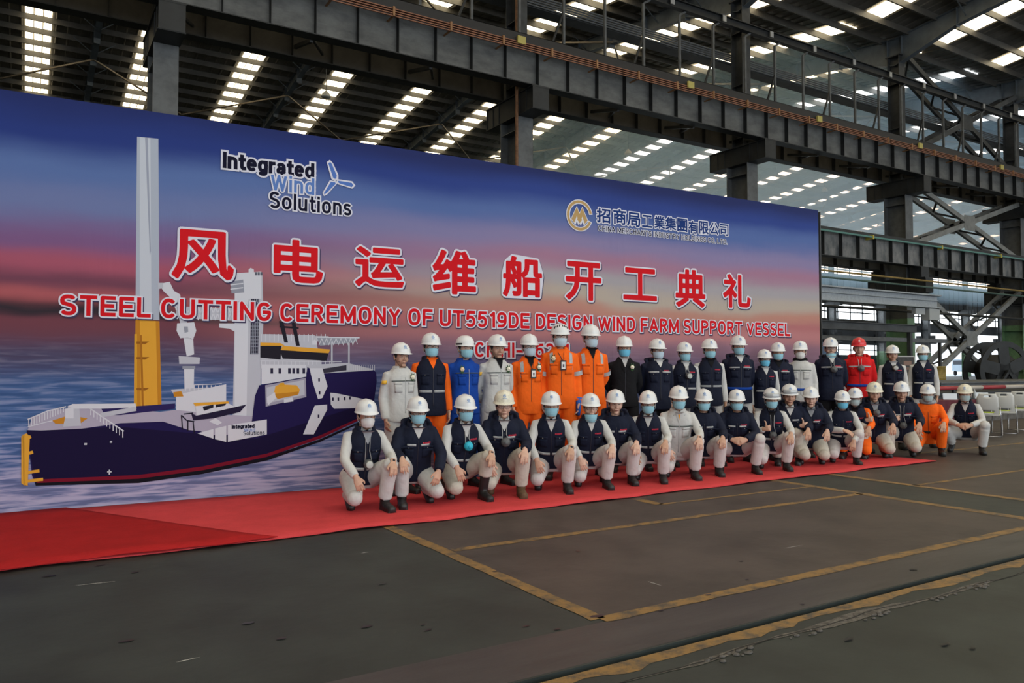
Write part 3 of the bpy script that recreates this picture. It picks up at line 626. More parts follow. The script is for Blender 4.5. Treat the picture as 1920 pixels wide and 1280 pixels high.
def glyphs(body):
    if all(ord(c) < 128 for c in body): return skeleton(body)
    """filled faces and outline loops of a line of built-in type"""
    if body not in GLY:
        def mk(fill):
            c = bpy.data.curves.new('t', 'FONT'); c.body = body; c.fill_mode = fill; c.resolution_u = 3
            ob = bpy.data.objects.new('t', c); COL.objects.link(ob); dg = bpy.context.evaluated_depsgraph_get(); me = bpy.data.meshes.new_from_object(ob.evaluated_get(dg)); bpy.data.objects.remove(ob); bpy.data.curves.remove(c); return me
        f = mk('FRONT'); FV = [(v.co.x, v.co.y) for v in f.vertices]; FF = [tuple(p.vertices) for p in f.polygons]
        cnt = {}
        for p in FF:
            for i in range(len(p)): e = (p[i], p[(i+1) % len(p)]); cnt[tuple(sorted(e))] = cnt.get(tuple(sorted(e)), 0)+1
        GLY[body] = (FV, FF, [e for e, n in cnt.items() if n == 1])
    return GLY[body]
from mathutils.geometry import delaunay_2d_cdt
def flatten(vs, fs, y):
    """merge overlapping flat pieces into one non-overlapping sheet, cluster by cluster"""
    bb = [(min(vs[i][0] for i in f), max(vs[i][0] for i in f), f) for f in fs]; bb.sort(key=lambda q: q[0]); cl = []; cur = []; hi = -1e9
    for a, b, f in bb:
        if a > hi+1e-5 and cur: cl.append(cur); cur = []
        cur.append(f); hi = max(hi, b)
    cl.append(cur); V2, F2 = [], []
    for c in cl:
        ids = {}; co = []; ff = []
        for f in c:
            g = []
            for i in f:
                if i not in ids: ids[i] = len(co); co.append(Vector((vs[i][0], vs[i][2])))
                g.append(ids[i])
            ar = sum(co[g[k]].x*co[g[(k+1) % len(g)]].y-co[g[(k+1) % len(g)]].x*co[g[k]].y for k in range(len(g)))
            if abs(ar) < 1e-9: continue
            ff.append(g if ar > 0 else g[::-1])
        v, e, t, ov, oe, of = delaunay_2d_cdt(co, [], ff, 0, 2e-5, True); k = len(V2); t = [q for q, o_ in zip(t, of) if o_]
        V2 += [(q.x, y, q.y) for q in v]; F2 += [tuple(k+i for i in q) for q in t]
    return V2, F2
def text_uv(body, u0, v0, u1, v1, bold, rim, y, color, name='lettering', parent=None, dx=0, dz=0):
    """type fitted to a box (bold stroke included), then its outline stroked by bold+rim metres"""
    FV, FF, FE = glyphs(body); xs = [p[0] for p in FV]; ys = [p[1] for p in FV]; X0_, X1_, Y0_, Y1_ = min(xs), max(xs), min(ys), max(ys)
    u0, u1, v0, v1 = u0+bold, u1-bold, v0+bold, v1-bold; sx = (u1-u0)/(X1_-X0_); sy = (v1-v0)/(Y1_-Y0_)
    T = [(u0+(a-X0_)*sx+dx, v0+(b-Y0_)*sy+dz) for a, b in FV]; vs = [(a, y, b) for a, b in T]; fs = list(FF); w = bold+rim
    if w > 0:
        used = set(); deg = {}
        for a, b in FE: deg[a] = deg.get(a, 0)+1; deg[b] = deg.get(b, 0)+1
        for a, b in FE:
            (ax, az), (bx_, bz) = T[a], T[b]; L = math.hypot(bx_-ax, bz-az) or 1e-6; ex, ez = (bx_-ax)/L, (bz-az)/L; nx, nz = -ez*w, ex*w; k = len(vs)
            if not FF:
                if deg[a] == 1: ax -= ex*(w if abs(ez) < .1 or abs(ex) < .1 else rim); az -= ez*(w if abs(ez) < .1 or abs(ex) < .1 else rim)
                if deg[b] == 1: bx_ += ex*(w if abs(ez) < .1 or abs(ex) < .1 else rim); bz += ez*(w if abs(ez) < .1 or abs(ex) < .1 else rim)
            vs += [(ax+nx,y,az+nz),(ax-nx,y,az-nz),(bx_-nx,y,bz-nz),(bx_+nx,y,bz+nz)]; fs.append((k,k+1,k+2,k+3)); used.add(a); used.add(b)
        for a in used:
            if not FF and deg[a] == 1: continue
            k = len(vs); m_ = 8; vs += [(T[a][0]+w*cos(2*pi*i/m_+.39)*1.04, y, T[a][1]+w*sin(2*pi*i/m_+.39)*1.04) for i in range(m_)]; fs.append(tuple(k+i for i in range(m_)))
    vs, fs = flatten(vs, fs, y)
    me = bpy.data.meshes.new(name); me.from_pydata(vs, [], fs); me.materials.append(color)
    bm = bmesh.new(); bm.from_mesh(me)
    for f in bm.faces:
        f.normal_update()
        if f.normal.y > 0: f.normal_flip()
    bm.to_mesh(me); bm.free(); return obj(name, me, parent=parent or ban)
TRED, TWH, TSH = pm_((214,30,40)), pm_((222,222,236)), pm_((70,66,96))
def sign(body, x0, yt0, yb0, x1, yt1, yb1, bold=.028, rim=.05, fill=None, shadow=True, base=None, yy=0, name='lettering', rimc=None):
    h_ = abs(bp(x0, yt0)[1]-bp(x0, yb0)[1]); bold = bold*h_; rim = rim*h_; u0, va = bp(x0, yb0); _, vb = bp(x0, yt0); u1, vc = bp(x1, yb1); _, vd = bp(x1, yt1)
    v0, v1 = (va+vc)/2, (vb+vd)/2
    Y = -.0100+yy*.3
    if shadow: text_uv(body, u0, v0, u1, v1, bold, rim, Y+.0006, TSH, 'lettering_shadow', dx=.011, dz=-.013)
    if rim: text_uv(body, u0, v0, u1, v1, bold, rim, Y+.0003, rimc or TWH, 'lettering_outline')
    return text_uv(body, u0, v0, u1, v1, bold, 0, Y, fill or TRED, name)
for ch, a in (('风',(321,430,527,438,434,522)), ('电',(512,448,530,605,452,530)), ('运',(665,462,538,757,466,540)), ('维',(810,468,552,892,471,552)), ('船',(942,480,556,1016,482,558)), ('开',(1060,490,562,1127,492,565)), ('工',(1168,502,562,1231,504,564)), ('典',(1266,504,576,1322,507,577)), ('礼',(1355,513,578,1407,516,577))):
    x0, t0, b0, x1, t1, b1 = a; sign(ch, x0, t0, b0, x1, t1, b1, bold=.032, rim=.042)
sign('STEEL CUTTING CEREMONY OF UT5519DE DESIGN WIND FARM SUPPORT VESSEL', 112, 556, 593, 1481, 604, 629, bold=.10, rim=.075)
sign('CMHI-262-1', 890, 640, 669, 1066, 645, 671, bold=.085, rim=.11, yy=-.001)
NAVY = pm_((26,26,48)); LBL = pm_((96,130,196))
sign('Integrated', 417, 287, 331, 589, 304, 332, bold=.078, rim=.08, fill=NAVY, shadow=False)
sign('Wind', 507, 328, 360, 589, 332, 363, bold=.078, rim=.08, fill=LBL, shadow=False, yy=-.002)
sign('Solutions', 505, 362, 394, 658, 372, 401, bold=.078, rim=.08, fill=NAVY, shadow=False, yy=-.004)
A = Art('wind_logo', 84)
for out, inn in (([(612,304),(618,300),(624,306),(634,328),(634,336),(628,340),(621,336)], [(615,306),(619,304),(622,308),(631,329),(630,334),(628,336),(624,333)]), ([(632,336),(660,340),(666,348),(660,354),(634,346),(630,342)], [(634,339),(659,343),(662,348),(659,351),(636,344),(633,341)]), ([(604,362),(618,338),(630,340),(632,344),(614,364),(607,368)], [(607,362),(620,341),(628,342),(629,345),(613,361),(608,365)])):
    A.poly((222,222,236), out); A.poly((88,122,196), inn)
A.done()
sign('Integrated', 434, 798, 810, 477, 792, 799, bold=.08, rim=0, fill=NAVY, shadow=False, yy=0); sign('Wind', 457, 805, 811, 478, 799, 807, bold=.08, rim=0, fill=LBL, shadow=False, yy=0); sign('Solutions', 456, 812, 819, 496, 803, 811, bold=.08, rim=0, fill=NAVY, shadow=False, yy=0)
A = Art('wind_logo', 46); A.poly((88,122,196), [(486,790),(489,796),(487,797),(485,791)]); A.poly((88,122,196), [(488,796),(498,796),(498,798),(488,798)]); A.poly((88,122,196), [(487,797),(484,803),(483,802),(486,796)]); A.done()
CN = pm_((34,60,120)); CNG = pm_((40,50,86))
xs = [(1118,388,416,1144,393,420),(1149,390,419,1173,394,423),(1175,397,423,1200,400,427),(1203,403,425,1222,404,428),(1226,404,427,1246,406,431),(1247,406,430,1267,408,433),(1269,409,433,1288,411,436),(1290,413,437,1308,415,439),(1310,414,438,1328,416,440),(1330,417,439,1347,418,441),(1349,420,441,1365,421,443)]
for ch, a in zip('招商局工業集團有限公司', xs): sign(ch, a[0], a[1], a[2], a[3], a[4], a[5], bold=.028, rim=.075, fill=CN, shadow=False)
sign('CHINA MERCHANTS INDUSTRY HOLDINGS CO. LTD.', 1121, 424, 434, 1363, 448, 457, bold=.078, rim=.10, fill=pm_((22,28,56)), shadow=False, yy=-.002)
def ring(A, c, u, v, r0, r1, a0, a1, n=40):
    P = [(u+r1*cos(radians(a0+(a1-a0)*i/n)), v+r1*sin(radians(a0+(a1-a0)*i/n))) for i in range(n+1)]+[(u+r0*cos(radians(a1-(a1-a0)*i/n)), v+r0*sin(radians(a1-(a1-a0)*i/n))) for i in range(n+1)]
    A.uv(c, P)
A = Art('round_logo', 80); cu, cv = bp(1086, 404); ul, _ = bp(1063, 404); ur, _ = bp(1110, 404); R0 = (ur-ul)/2
GOLD = (190,156,104); ring(A, (222,222,232), cu, cv, R0*.76, R0*1.06, 8, 340); ring(A, GOLD, cu, cv, R0*.82, R0, 12, 336)
def pk(c, x, y, w, h, t):  # mountain peak outline
    A.uv(c, [(cu+R0*(x-w), cv+R0*(y-h)), (cu+R0*x, cv+R0*y), (cu+R0*(x+w), cv+R0*(y-h)), (cu+R0*(x+w-t), cv+R0*(y-h-t*.5)), (cu+R0*x, cv+R0*(y-t*1.6)), (cu+R0*(x-w+t), cv+R0*(y-h-t*.5))])
for x in (-.22, .22):
    A.uv((222,222,232), [(cu+R0*(x-.48), cv+R0*-.30), (cu+R0*x, cv+R0*.62), (cu+R0*(x+.48), cv+R0*-.30), (cu+R0*(x+.12), cv-R0*.66), (cu+R0*x, cv-R0*.42), (cu+R0*(x-.12), cv-R0*.66)])
for x in (-.22, .22):
    A.uv(GOLD, [(cu+R0*(x-.42), cv+R0*-.28), (cu+R0*x, cv+R0*.54), (cu+R0*(x+.42), cv+R0*-.28), (cu+R0*(x+.2), cv-R0*.52), (cu+R0*x, cv-R0*.05), (cu+R0*(x-.2), cv-R0*.52)])
A.done()
# ---- red carpet
CARP = mat('carpet_red', (.52,.052,.058), .95, var=.08, vscale=3, bump=.25, bscale=60, spec=.1); CARPD = mat('carpet_red_fresh', (.32,.014,.015), .95, var=.08, vscale=3, bump=.25, bscale=60, spec=.1)
def carpet(name, label, m, outline_f, outline_b, z, th=.008, seed=1):
    """front and back edges as lists of (x,y); surface between them with gentle ripples"""
    r = random.Random(seed); n = len(outline_f); k = 10; mb = MB(); vs = []
    def hgt(i, j, x, y):
        e = .010*(sin(x*5.1+seed)*.5+.5)*(1 if j == 0 else (.4 if j == 1 else 0)) + .004*(sin(x*2.3+y*3.1+seed)*.5+.5)*(1-(j/(k-1)))
        return z+th+e
    for o in (1, 0):
        for i in range(n):
            (x0, y0), (x1, y1) = outline_f[i], outline_b[i]
            for j in range(k):
                t = j/(k-1); x = x0+(x1-x0)*t; y = y0+(y1-y0)*t; vs.append((x, y, hgt(i, j, x, y)-(0 if o else th*.9)))
    K = n*k; fs = []
    for i in range(n-1):
        for j in range(k-1):
            a = i*k+j; fs += [(a, a+k, a+k+1, a+1), (K+a+1, K+a+k+1, K+a+k, K+a)]
    rim = [i*k for i in range(n)]+[(n-1)*k+j for j in range(1, k)]+[i*k+k-1 for i in range(n-2, -1, -1)]+[j for j in range(k-2, 0, -1)]
    for a, b in zip(rim, rim[1:]+rim[:1]): fs.append((b, a, a+K, b+K))
    mb.add(vs, fs); return obj(name, fixn(mb.mesh(name, m, True)), label=label, cat='carpet')
def by(x): # banner foot line
    t = (x-BA[0])/BD.x; return BA[1]+t*BD.y
N_ = 110; xs_ = [-3.5+ (11.6+3.5)*i/(N_-1) for i in range(N_)]
fr = [(x, 6.42+.02*(x-1)*.4+.012*sin(x*3.3)+.006*sin(x*11)+(.06 if x > 4 else 0)*min(1, (x-4)/3 if x > 4 else 0)) for x in xs_]
bk_ = [(x, float(by(x))-.03+(.10*(1 if x > 11.2 else 0))) for x in xs_]
carpet('red_carpet', 'long faded red carpet under the whole group', CARP, fr, bk_, .004)
n2 = 46; xs2 = [-3.4+5.0*i/(n2-1) for i in range(n2)]
f2, b2 = [], []
for i in range(n2):
    t = i/(n2-1); xf = -3.4+(5.15)*t; xb = -3.4+(3.75)*t
    f2.append((xf, 6.40+.015*sin(xf*4)+.01*sin(xf*13))); b2.append((xb, float(by(xb))-.05+.02*sin(xb*6)))
carpet('red_carpet', 'darker fresh red carpet piece overlapping the long carpet at the left', CARPD, f2, b2, .020, seed=4)
# ================================================================== OBJECTS RIGHT OF THE BANNER
bx = MB
# silver crane beam end and pipes
e = obj('crane_bridge_beam', None, label='pale grey box beam ending right of the banner below the lower crane girder', cat='beam', loc=(18, 21.5, 0))
SIL = mat('beam_pale_grey', (.30,.33,.36), .45, var=.12)
mb = MB(); mb.box(0, 20.2, -.02, .02, 4.36, 4.98); obj('web', mb.mesh('web', SIL), parent=e)
mb = MB(); mb.box(0, 20.2, -.25, .2, 4.94, 5.0); mb.box(0, 20.2, -.25, .2, 4.34, 4.38); mb.box(0, 20.2, -.12, .0, 4.70, 4.74); obj('flange', mb.mesh('flange', SIL), parent=e)
mb = MB(); mb.box(19.2, 20.1, -.2, .2, 3.75, 4.3); mb.box(18.2, 19.0, -.1, .1, 4.0, 4.3); obj('motor_box', mb.mesh('motor_box', mat('motor_box_grey', (.35,.37,.38), .5)), parent=e)
for i, (z, y, lb, m, xe) in enumerate(((5.75, 21.9, 'yellow service pipe above the pale box beam', mat('pipe_yellow', (.22,.15,.04), .5), 60), (5.45, 21.9, 'green service pipe between yellow pipe and pale box beam', mat('pipe_green', (.05,.10,.09), .5), 60), (4.25, 22.6, 'dark pipe rack rail under the pale box beam', STEELD, 60))):
    mb = MB(); mb.tube([(0,0,0), (xe-16,0,0)], .045 if i < 2 else .07, n=8); o = obj('service_pipe', mb.mesh('service_pipe', m), label=lb, cat='pipe', loc=(16, y, z))
e = obj('steel_beam', None, label='dark steel beam crossing behind the heads right of the banner', cat='beam', loc=(15, 19.5, 0))
mb = MB(); mb.box(0, 18, -.02, .02, 2.98, 3.25); mb.box(0, 18, -.14, .14, 3.25, 3.28); mb.box(0, 18, -.14, .14, 2.95, 2.98); obj('beam', mb.mesh('beam', STEEL), parent=e)
for x in (.5, 9, 17.5): mb = MB(); mb.box(x-.08, x+.08, -.08, .08, 0, 2.95); obj('post', mb.mesh('post', STEEL), parent=e)
e = obj('steel_beam', None, label='longer thin steel beam under the dark beam, ending at the bracing', cat='beam', loc=(15, 21.0, 0))
mb = MB(); mb.box(0, 23, -.1, .1, 2.62, 2.80); obj('beam', mb.mesh('beam', STEELL), parent=e)
for x in (.5, 11, 22.5): mb = MB(); mb.box(x-.06, x+.06, -.06, .06, 0, 2.62); obj('post', mb.mesh('post', STEEL), parent=e)
# dark booth and round tank behind the back row
mb = MB(); mb.box(0, 7.5, 0, 3, 0, 2.9); mb.box(-.1, 7.6, -.1, 3.1, 2.9, 3.05)
for x in np.arange(.5, 7.4, .5): mb.box(x-.03, x+.03, -.04, 0, .2, 2.8)
o = obj('equipment_cabinet', mb.mesh('equipment_cabinet', STEELD), label='tall dark equipment cabinet behind the back row right of the banner', cat='cabinet', loc=(26.5, 26.5, 0))
e = obj('round_tank', None, label='blue and grey round tank just right of the banner edge', cat='tank', loc=(23.0, 17.2, 0))
e.scale = (1.25, 1.25, 1.25)
mb = MB(); mb.lathe((0,0,0), [(.62,0),(.62,1.5),(.5,1.72),(.2,1.84)], n=28); obj('shell', mb.mesh('shell', mat('tank_blue', (.02,.06,.14), .4), True), parent=e)
mb = MB(); mb.lathe((0,0,0), [(.64,.4),(.64,.5)], n=28); mb.lathe((0,0,0), [(.64,1.1),(.64,1.2)], n=28); obj('band', mb.mesh('band', STEELL), parent=e)
# cutting bed with red-white barrier pole
e = obj('cutting_bed', None, label='long dark cutting bed behind table and chairs', cat='machine bed', loc=(13.5, 11.3, 0))
mb = MB(); mb.box(0, 32, 0, 4.2, .1, .68); mb.box(-.05, 32, -.06, 4.25, .68, .76); obj('frame', mb.mesh('frame', STEELD), parent=e)
mb = MB(); mb.box(0, 32, -.35, 0, 0, .22); obj('plinth', mb.mesh('plinth', mat('plinth_concrete', (.09,.085,.08), .9, var=.25)), parent=e)
for x in np.arange(.8, 32, 1.6): mb = MB(); mb.box(x-.05, x+.05, -.05, 0, .1, .68); obj('rib', mb.mesh('rib', STEEL), parent=e)
RWR, RWW = mat('barrier_red', (.30,.02,.03), .5), mat('barrier_white', (.42,.38,.34), .6)
e = obj('barrier_pole', None, label='red and white striped barrier pole along the cutting bed', cat='barrier pole', loc=(13.6, 11.2, .88))
for i in range(26): mb = MB(); mb.tube([(i*1.2,0,0), (i*1.2+1.2,0,0)], .055, n=10); obj('stripe', mb.mesh('stripe', RWR if i % 2 else RWW, True), parent=e)
for x in (.5, 7, 14, 21, 28): mb = MB(); mb.box(x-.03, x+.03, -.03, .03, -.12, -.05); obj('bracket', mb.mesh('bracket', STEELD), parent=e)
e = obj('plate_stack', None, label='stack of steel plates lying on the cutting bed', cat='steel plates', loc=(22, 12.3, .765))
for i in range(7): mb = MB(); d = .06*((i*37) % 5-2); mb.box(d, 9.5+d, .04*(i % 3), 2.6, .033*i, .033*i+.028); obj('plate', mb.mesh('plate', STEELL), parent=e)
# drum, reel
mb = MB(); mb.lathe((0,0,0), [(.27,0),(.29,.01),(.29,.05),(.275,.06),(.275,.5),(.29,.52),(.275,.54),(.275,.96),(.29,.98),(.275,1.0),(.275,1.42),(.29,1.44),(.29,1.48),(.26,1.48)], n=22)
obj('bollard', mb.mesh('bollard', mat('bollard_ochre', (.24,.17,.035), .6, var=.3), True), label='ochre yellow steel bollard left of the big dark reel', cat='bollard', loc=(32.0, 18.0, 0))
e = obj('cable_reel', None, label='large dark cable reel at the right edge before the green column', cat='cable reel', loc=(34.6, 17.0, 1.27), rot=(0, 0, radians(-20)))
for y in (-.45, .45):
    mb = MB(); n = 36; ro, ri = 1.25, 1.02
    for j in range(n):
        a, b = 2*pi*j/n, 2*pi*(j+1)/n; mb.add([(ro*cos(a),y-.03,ro*sin(a)),(ro*cos(b),y-.03,ro*sin(b)),(ri*cos(b),y-.03,ri*sin(b)),(ri*cos(a),y-.03,ri*sin(a)),(ro*cos(a),y+.03,ro*sin(a)),(ro*cos(b),y+.03,ro*sin(b)),(ri*cos(b),y+.03,ri*sin(b)),(ri*cos(a),y+.03,ri*sin(a))], [(0,3,2,1),(4,5,6,7),(0,1,5,4),(2,3,7,6)])
    for k in range(5): a = 2*pi*k/5+.4; mb.bar((0,y,0), (1.1*cos(a),y,1.1*sin(a)), .5, .05, up=(0,1,0))
    obj('reel_flange', mb.mesh('reel_flange', STEELD), parent=e)
mb = MB(); mb.lathe((0,0,0), [(.7,-.42),(.7,.42)], n=28, ax='y'); obj('drum', mb.mesh('drum', mat('cable_black', (.012,.012,.013), .6), True), parent=e)
mb = MB(); 
for s in (-1, 1): mb.bar((s*.9,-.6,-1.22), (0,-.6,0), .1, .1); mb.bar((s*.9,.6,-1.22), (0,.6,0), .1, .1)
mb.tube([(0,-.65,0),(0,.65,0)], .06, n=10); mb.box(-1, 1, -.65, -.55, -1.27, -1.2); mb.box(-1, 1, .55, .65, -1.27, -1.2); obj('stand', mb.mesh('stand', STEELD), parent=e)
# notice board
e = obj('notice_board', None, label='framed dark notice board behind the worker with the high respirator', cat='notice board', loc=(26.5, 16.2, 0), rot=(0, 0, radians(-28)))
mb = MB(); mb.box(-.42, .42, -.015, .015, 1.02, 1.80); obj('panel', mb.mesh('panel', mat('board_dark', (.035,.032,.032), .6, var=.3, vscale=12)), parent=e)
mb = MB(); mb.box(-.46, -.42, -.03, .03, .98, 1.84); mb.box(.42, .46, -.03, .03, .98, 1.84); mb.box(-.42, .42, -.03, .03, 1.80, 1.84); mb.box(-.42, .42, -.03, .03, .98, 1.02); obj('frame', mb.mesh('frame', mat('board_frame', (.42,.42,.42), .5)), parent=e)
mb = MB(); mb.box(.05, .34, -.022, -.015, 1.50, 1.66)
for k in range(6): mb.box(.07+.045*k, .10+.045*k, -.022, -.016, 1.34, 1.44)
obj('lettering', mb.mesh('lettering', mat('board_print', (.22,.13,.10), .6)), parent=e)
for x in (-.38, .38): mb = MB(); mb.box(x-.02, x+.02, -.02, .02, 0, .98); mb.box(x-.03, x+.03, -.25, .25, 0, .03); obj('leg', mb.mesh('leg', STEELL), parent=e)
mb = MB(); mb.box(-.5, .5, -.2, .2, 0, 1.35); obj('fire_cabinet', mb.mesh('fire_cabinet', mat('fire_red', (.30,.02,.03), .5)), label='red cabinet right of the notice board', cat='cabinet', loc=(27.9, 16.6, 0))
# table with cloth and name cards
TX, TY = 15.2, 8.98
def table():
    yaw = radians(-6); e = obj('table', None, label='long table under a dark red cloth behind the orange coverall', cat='table', loc=(TX, TY, 0), rot=(0, 0, yaw))
    mb = MB(); mb.box(-1.35, 1.35, -.28, .28, .72, .745); obj('tabletop', mb.mesh('tabletop', STEEL), parent=e)
    for sx in (-1.25, 1.25):
        for sy in (-.24, .24): mb = MB(); mb.box(sx-.02, sx+.02, sy-.02, sy+.02, 0, .72); obj('leg', mb.mesh('leg', STEEL), parent=e)
    c = obj('tablecloth', None, label='dark red cloth hanging from the long table', cat='tablecloth', loc=(TX, TY, 0), rot=(0, 0, yaw))
    mb = MB(); n = 220; per = []; w, d = 1.38, .31
    P = [(-w,-d),(w,-d),(w,d),(-w,d),(-w,-d)]; Ls = [2*w,2*d,2*w,2*d]; tot = sum(Ls)
    for i in range(n):
        s = tot*i/n
        for k in range(4):
            if s <= Ls[k]: t = s/Ls[k]; x = P[k][0]+(P[k+1][0]-P[k][0])*t; y = P[k][1]+(P[k+1][1]-P[k][1])*t; nx, ny = [(0,-1),(1,0),(0,1),(-1,0)][k]; break
            s -= Ls[k]
        per.append((x, y, nx, ny, tot*i/n))
    vs = []
    for z, a in ((.755, 0), (.74, .003), (.5, .012), (.25, .022), (.02, .032)):
        for x, y, nx, ny, s in per: o = a*(1+sin(s*34)); vs.append((x+nx*o, y+ny*o, z))
    fs = [(q*n+i, (q+1)*n+i, (q+1)*n+(i+1) % n, q*n+(i+1) % n) for q in range(4) for i in range(n)]+[tuple(range(n))]
    mb.add(vs, fs); me = fixn(mb.mesh('tablecloth', mat('cloth_burgundy', (.075,.004,.012), .8), True)); obj('cloth', me, parent=c)
    return e
table()
CARDW = mat('name_card_white', (.62,.68,.76), .4); CARDP = mat('name_card_print', (.25,.30,.38), .5)
for px, lb in ((1779, 'white folded name card on the table behind the orange hooded worker'), (1838, 'white folded name card beside the chairs')):
    r = ray(px, 741); t = (TY-.12)/r[1]; c = CAMP+r*t; e = obj('name_card', None, label=lb, cat='name card', loc=(float(c[0]), TY-.14, .756), rot=(0, 0, radians(-50)))
    mb = MB(); mb.add([(-.13,-.05,0),(.13,-.05,0),(.13,0,.125),(-.13,0,.125),(.13,.05,0),(-.13,.05,0),(-.13,-.046,0),(.13,-.046,0),(.13,0,.12),(-.13,0,.12),(.13,.046,0),(-.13,.046,0)], [(0,1,2,3),(3,2,4,5),(7,6,9,8),(8,9,11,10),(0,6,7,1),(4,10,11,5),(1,7,8,2),(2,8,10,4),(3,9,6,0),(5,11,9,3)])
    obj('card', mb.mesh('card', CARDW), parent=e); mb = MB()
    for k in range(3): mb.add([(-.07+.05*k,-.0315,.04),(-.035+.05*k,-.0315,.04),(-.035+.05*k,-.0175,.075),(-.07+.05*k,-.0175,.075)], [(0,1,2,3)])
    obj('lettering', mb.mesh('lettering', CARDP), parent=e)
mb = MB(); mb.lathe((0,0,0), [(.03,0),(.032,.01),(.032,.13),(.02,.16),(.013,.175),(.013,.2)], n=14); obj('water_bottle', mb.mesh('water_bottle', mat('bottle_clear', (.25,.27,.28), .15, spec=.8), True), label='small water bottle standing beside the right name card', cat='bottle', loc=(float(CAMP[0]+(ray(1827,735)*((TY-.05)/ray(1827,735)[1]))[0]), TY-.05, .756))
# chairs
CHW = mat('chair_shell_white', (.58,.58,.56), .45); CHG = mat('chair_seat_lime', (.42,.55,.05), .8); CHR = mat('chair_frame_chrome', (.45,.45,.46), .25, metal=.9)
def chair_meshes():
    out = []
    mb = MB(); nu, nv = 9, 12; vs = []
    def pt(u, v, o): # backrest faces +Y; chair's back towards -Y side (viewer)
        w = (.205-.02*v-(.03 if v > .85 else 0)); x = w*u; z = .46+.42*v+.015*(1-u*u)*(v < .1)*-1; y = -.20-.10*v**1.3+.035*(u*u)*(1-.2*v)+.03*sin(v*pi)*-1; return (x, y+o, z)
    for o in (0, .012):
        for j in range(nv+1):
            for i in range(nu+1): vs.append(pt(-1+2*i/nu, j/nv, o))
    K = (nu+1)*(nv+1); fs = []; hole = {(j, i) for j in (nv-2,) for i in (3, 4, 5)} | {(1, i) for i in (2, 3, 4, 5, 6)}
    cells = [(j, i) for j in range(nv) for i in range(nu) if (j, i) not in hole]
    edges = {}
    for j, i in cells:
        a = j*(nu+1)+i; q = (a, a+1, a+nu+2, a+nu+1); fs += [q[::-1], tuple(K+k for k in q)]
        for e1, e2 in zip(q, q[1:]+q[:1]): edges[(e1, e2)] = edges.get((e1, e2), 0)+1
    for (a, b) in list(edges):
        if (b, a) not in edges: fs.append((a, b, K+b, K+a))
    mb.add(vs, fs); out.append(('backrest', fixn(mb.mesh('backrest', CHW, True))))
    mb = MB(); mb.box(-.21, .21, -.20, .22, .435, .455); mb.box(-.19, .19, .22, .235, .42, .45); out.append(('seat', mb.mesh('seat', CHW)))
    mb = MB(); mb.box(-.195, .195, -.17, .20, .455, .49); out.append(('cushion', mb.mesh('cushion', CHG)))
    for s in (-1, 1):
        mb = MB(); mb.tube([(s*.22,-.23,.62), (s*.225,-.2,.44), (s*.235,-.26,.012), (s*.235,.22,.012), (s*.225,.2,.43), (s*.2,.0,.43)], .0095, n=7); out.append(('leg', mb.mesh('leg', CHR, True)))
    mb = MB(); mb.tube([(-.235,-.255,.012), (.235,-.255,.012)], .008, n=6); mb.tube([(-.225,.2,.425), (.225,.2,.425)], .008, n=6); out.append(('crossbar', mb.mesh('crossbar', CHR, True)))
    return out
CHM = chair_meshes()
for px, py, lb in ((1853, 818, 'white plastic chair with lime seat nearest the squatting worker'), (1883, 812, 'white plastic chair, middle of the three by the table'), (1913, 806, 'white plastic chair at the right edge of the picture')):
    c = G(px, py); e = obj('chair', None, label=lb, cat='chair', group='white chairs by the table', loc=(float(c[0])+.12, float(c[1])+.05, 0), rot=(0, 0, radians(-66)))
    for nm, me in CHM: obj(nm, me, parent=e)
# truck and red barrel in the yard doorway
e = obj('truck', None, label='pale truck parked outside the bright doorway behind the bracing', cat='truck', loc=(150, 80, 0), rot=(0, 0, radians(8)))
TR = mat('truck_pale_blue', (.45,.55,.65), .4)
mb = MB(); mb.add([(-1.1,-1.2,.9),(1.1,-1.2,.9),(1.1,1.2,.9),(-1.1,1.2,.9),(-.8,-1.15,3.1),(1.1,-1.15,3.1),(1.1,1.15,3.1),(-.8,1.15,3.1),(-1.1,-1.2,2.0),(-1.1,1.2,2.0)], [(0,3,2,1),(4,5,6,7),(0,1,5,4,8),(2,3,9,7,6),(1,2,6,5),(0,8,9,3),(8,4,7,9)]); obj('cab', mb.mesh('cab', TR), parent=e)
mb = MB(); mb.box(1.3, 8, -1.2, 1.2, 1.1, 1.4); mb.box(1.3, 8, -1.2, -1.1, 1.4, 2.0); mb.box(1.3, 8, 1.1, 1.2, 1.4, 2.0); mb.box(-1, 8, -.5, .5, .75, 1.1); obj('flatbed', mb.mesh('flatbed', mat('truck_bed_grey', (.30,.35,.42), .6)), parent=e)
mb = MB(); mb.box(-1.12, -1.0, -1.0, 1.0, 2.05, 2.85); obj('windscreen', mb.mesh('windscreen', mat('windscreen_dark', (.05,.06,.08), .1)), parent=e)
mb = MB(); mb.lathe((0,0,0), [(.2,-.14),(.48,-.14),(.5,-.1),(.5,.1),(.48,.14),(.2,.14)], n=20, ax='y'); wm = mb.mesh('wheel', mat('tyre_black', (.03,.03,.035), .8))
for x in (0, 4.8, 6.2):
    for y in (-1.05, 1.05): obj('wheel', wm, parent=e, loc=(x, y, .5))
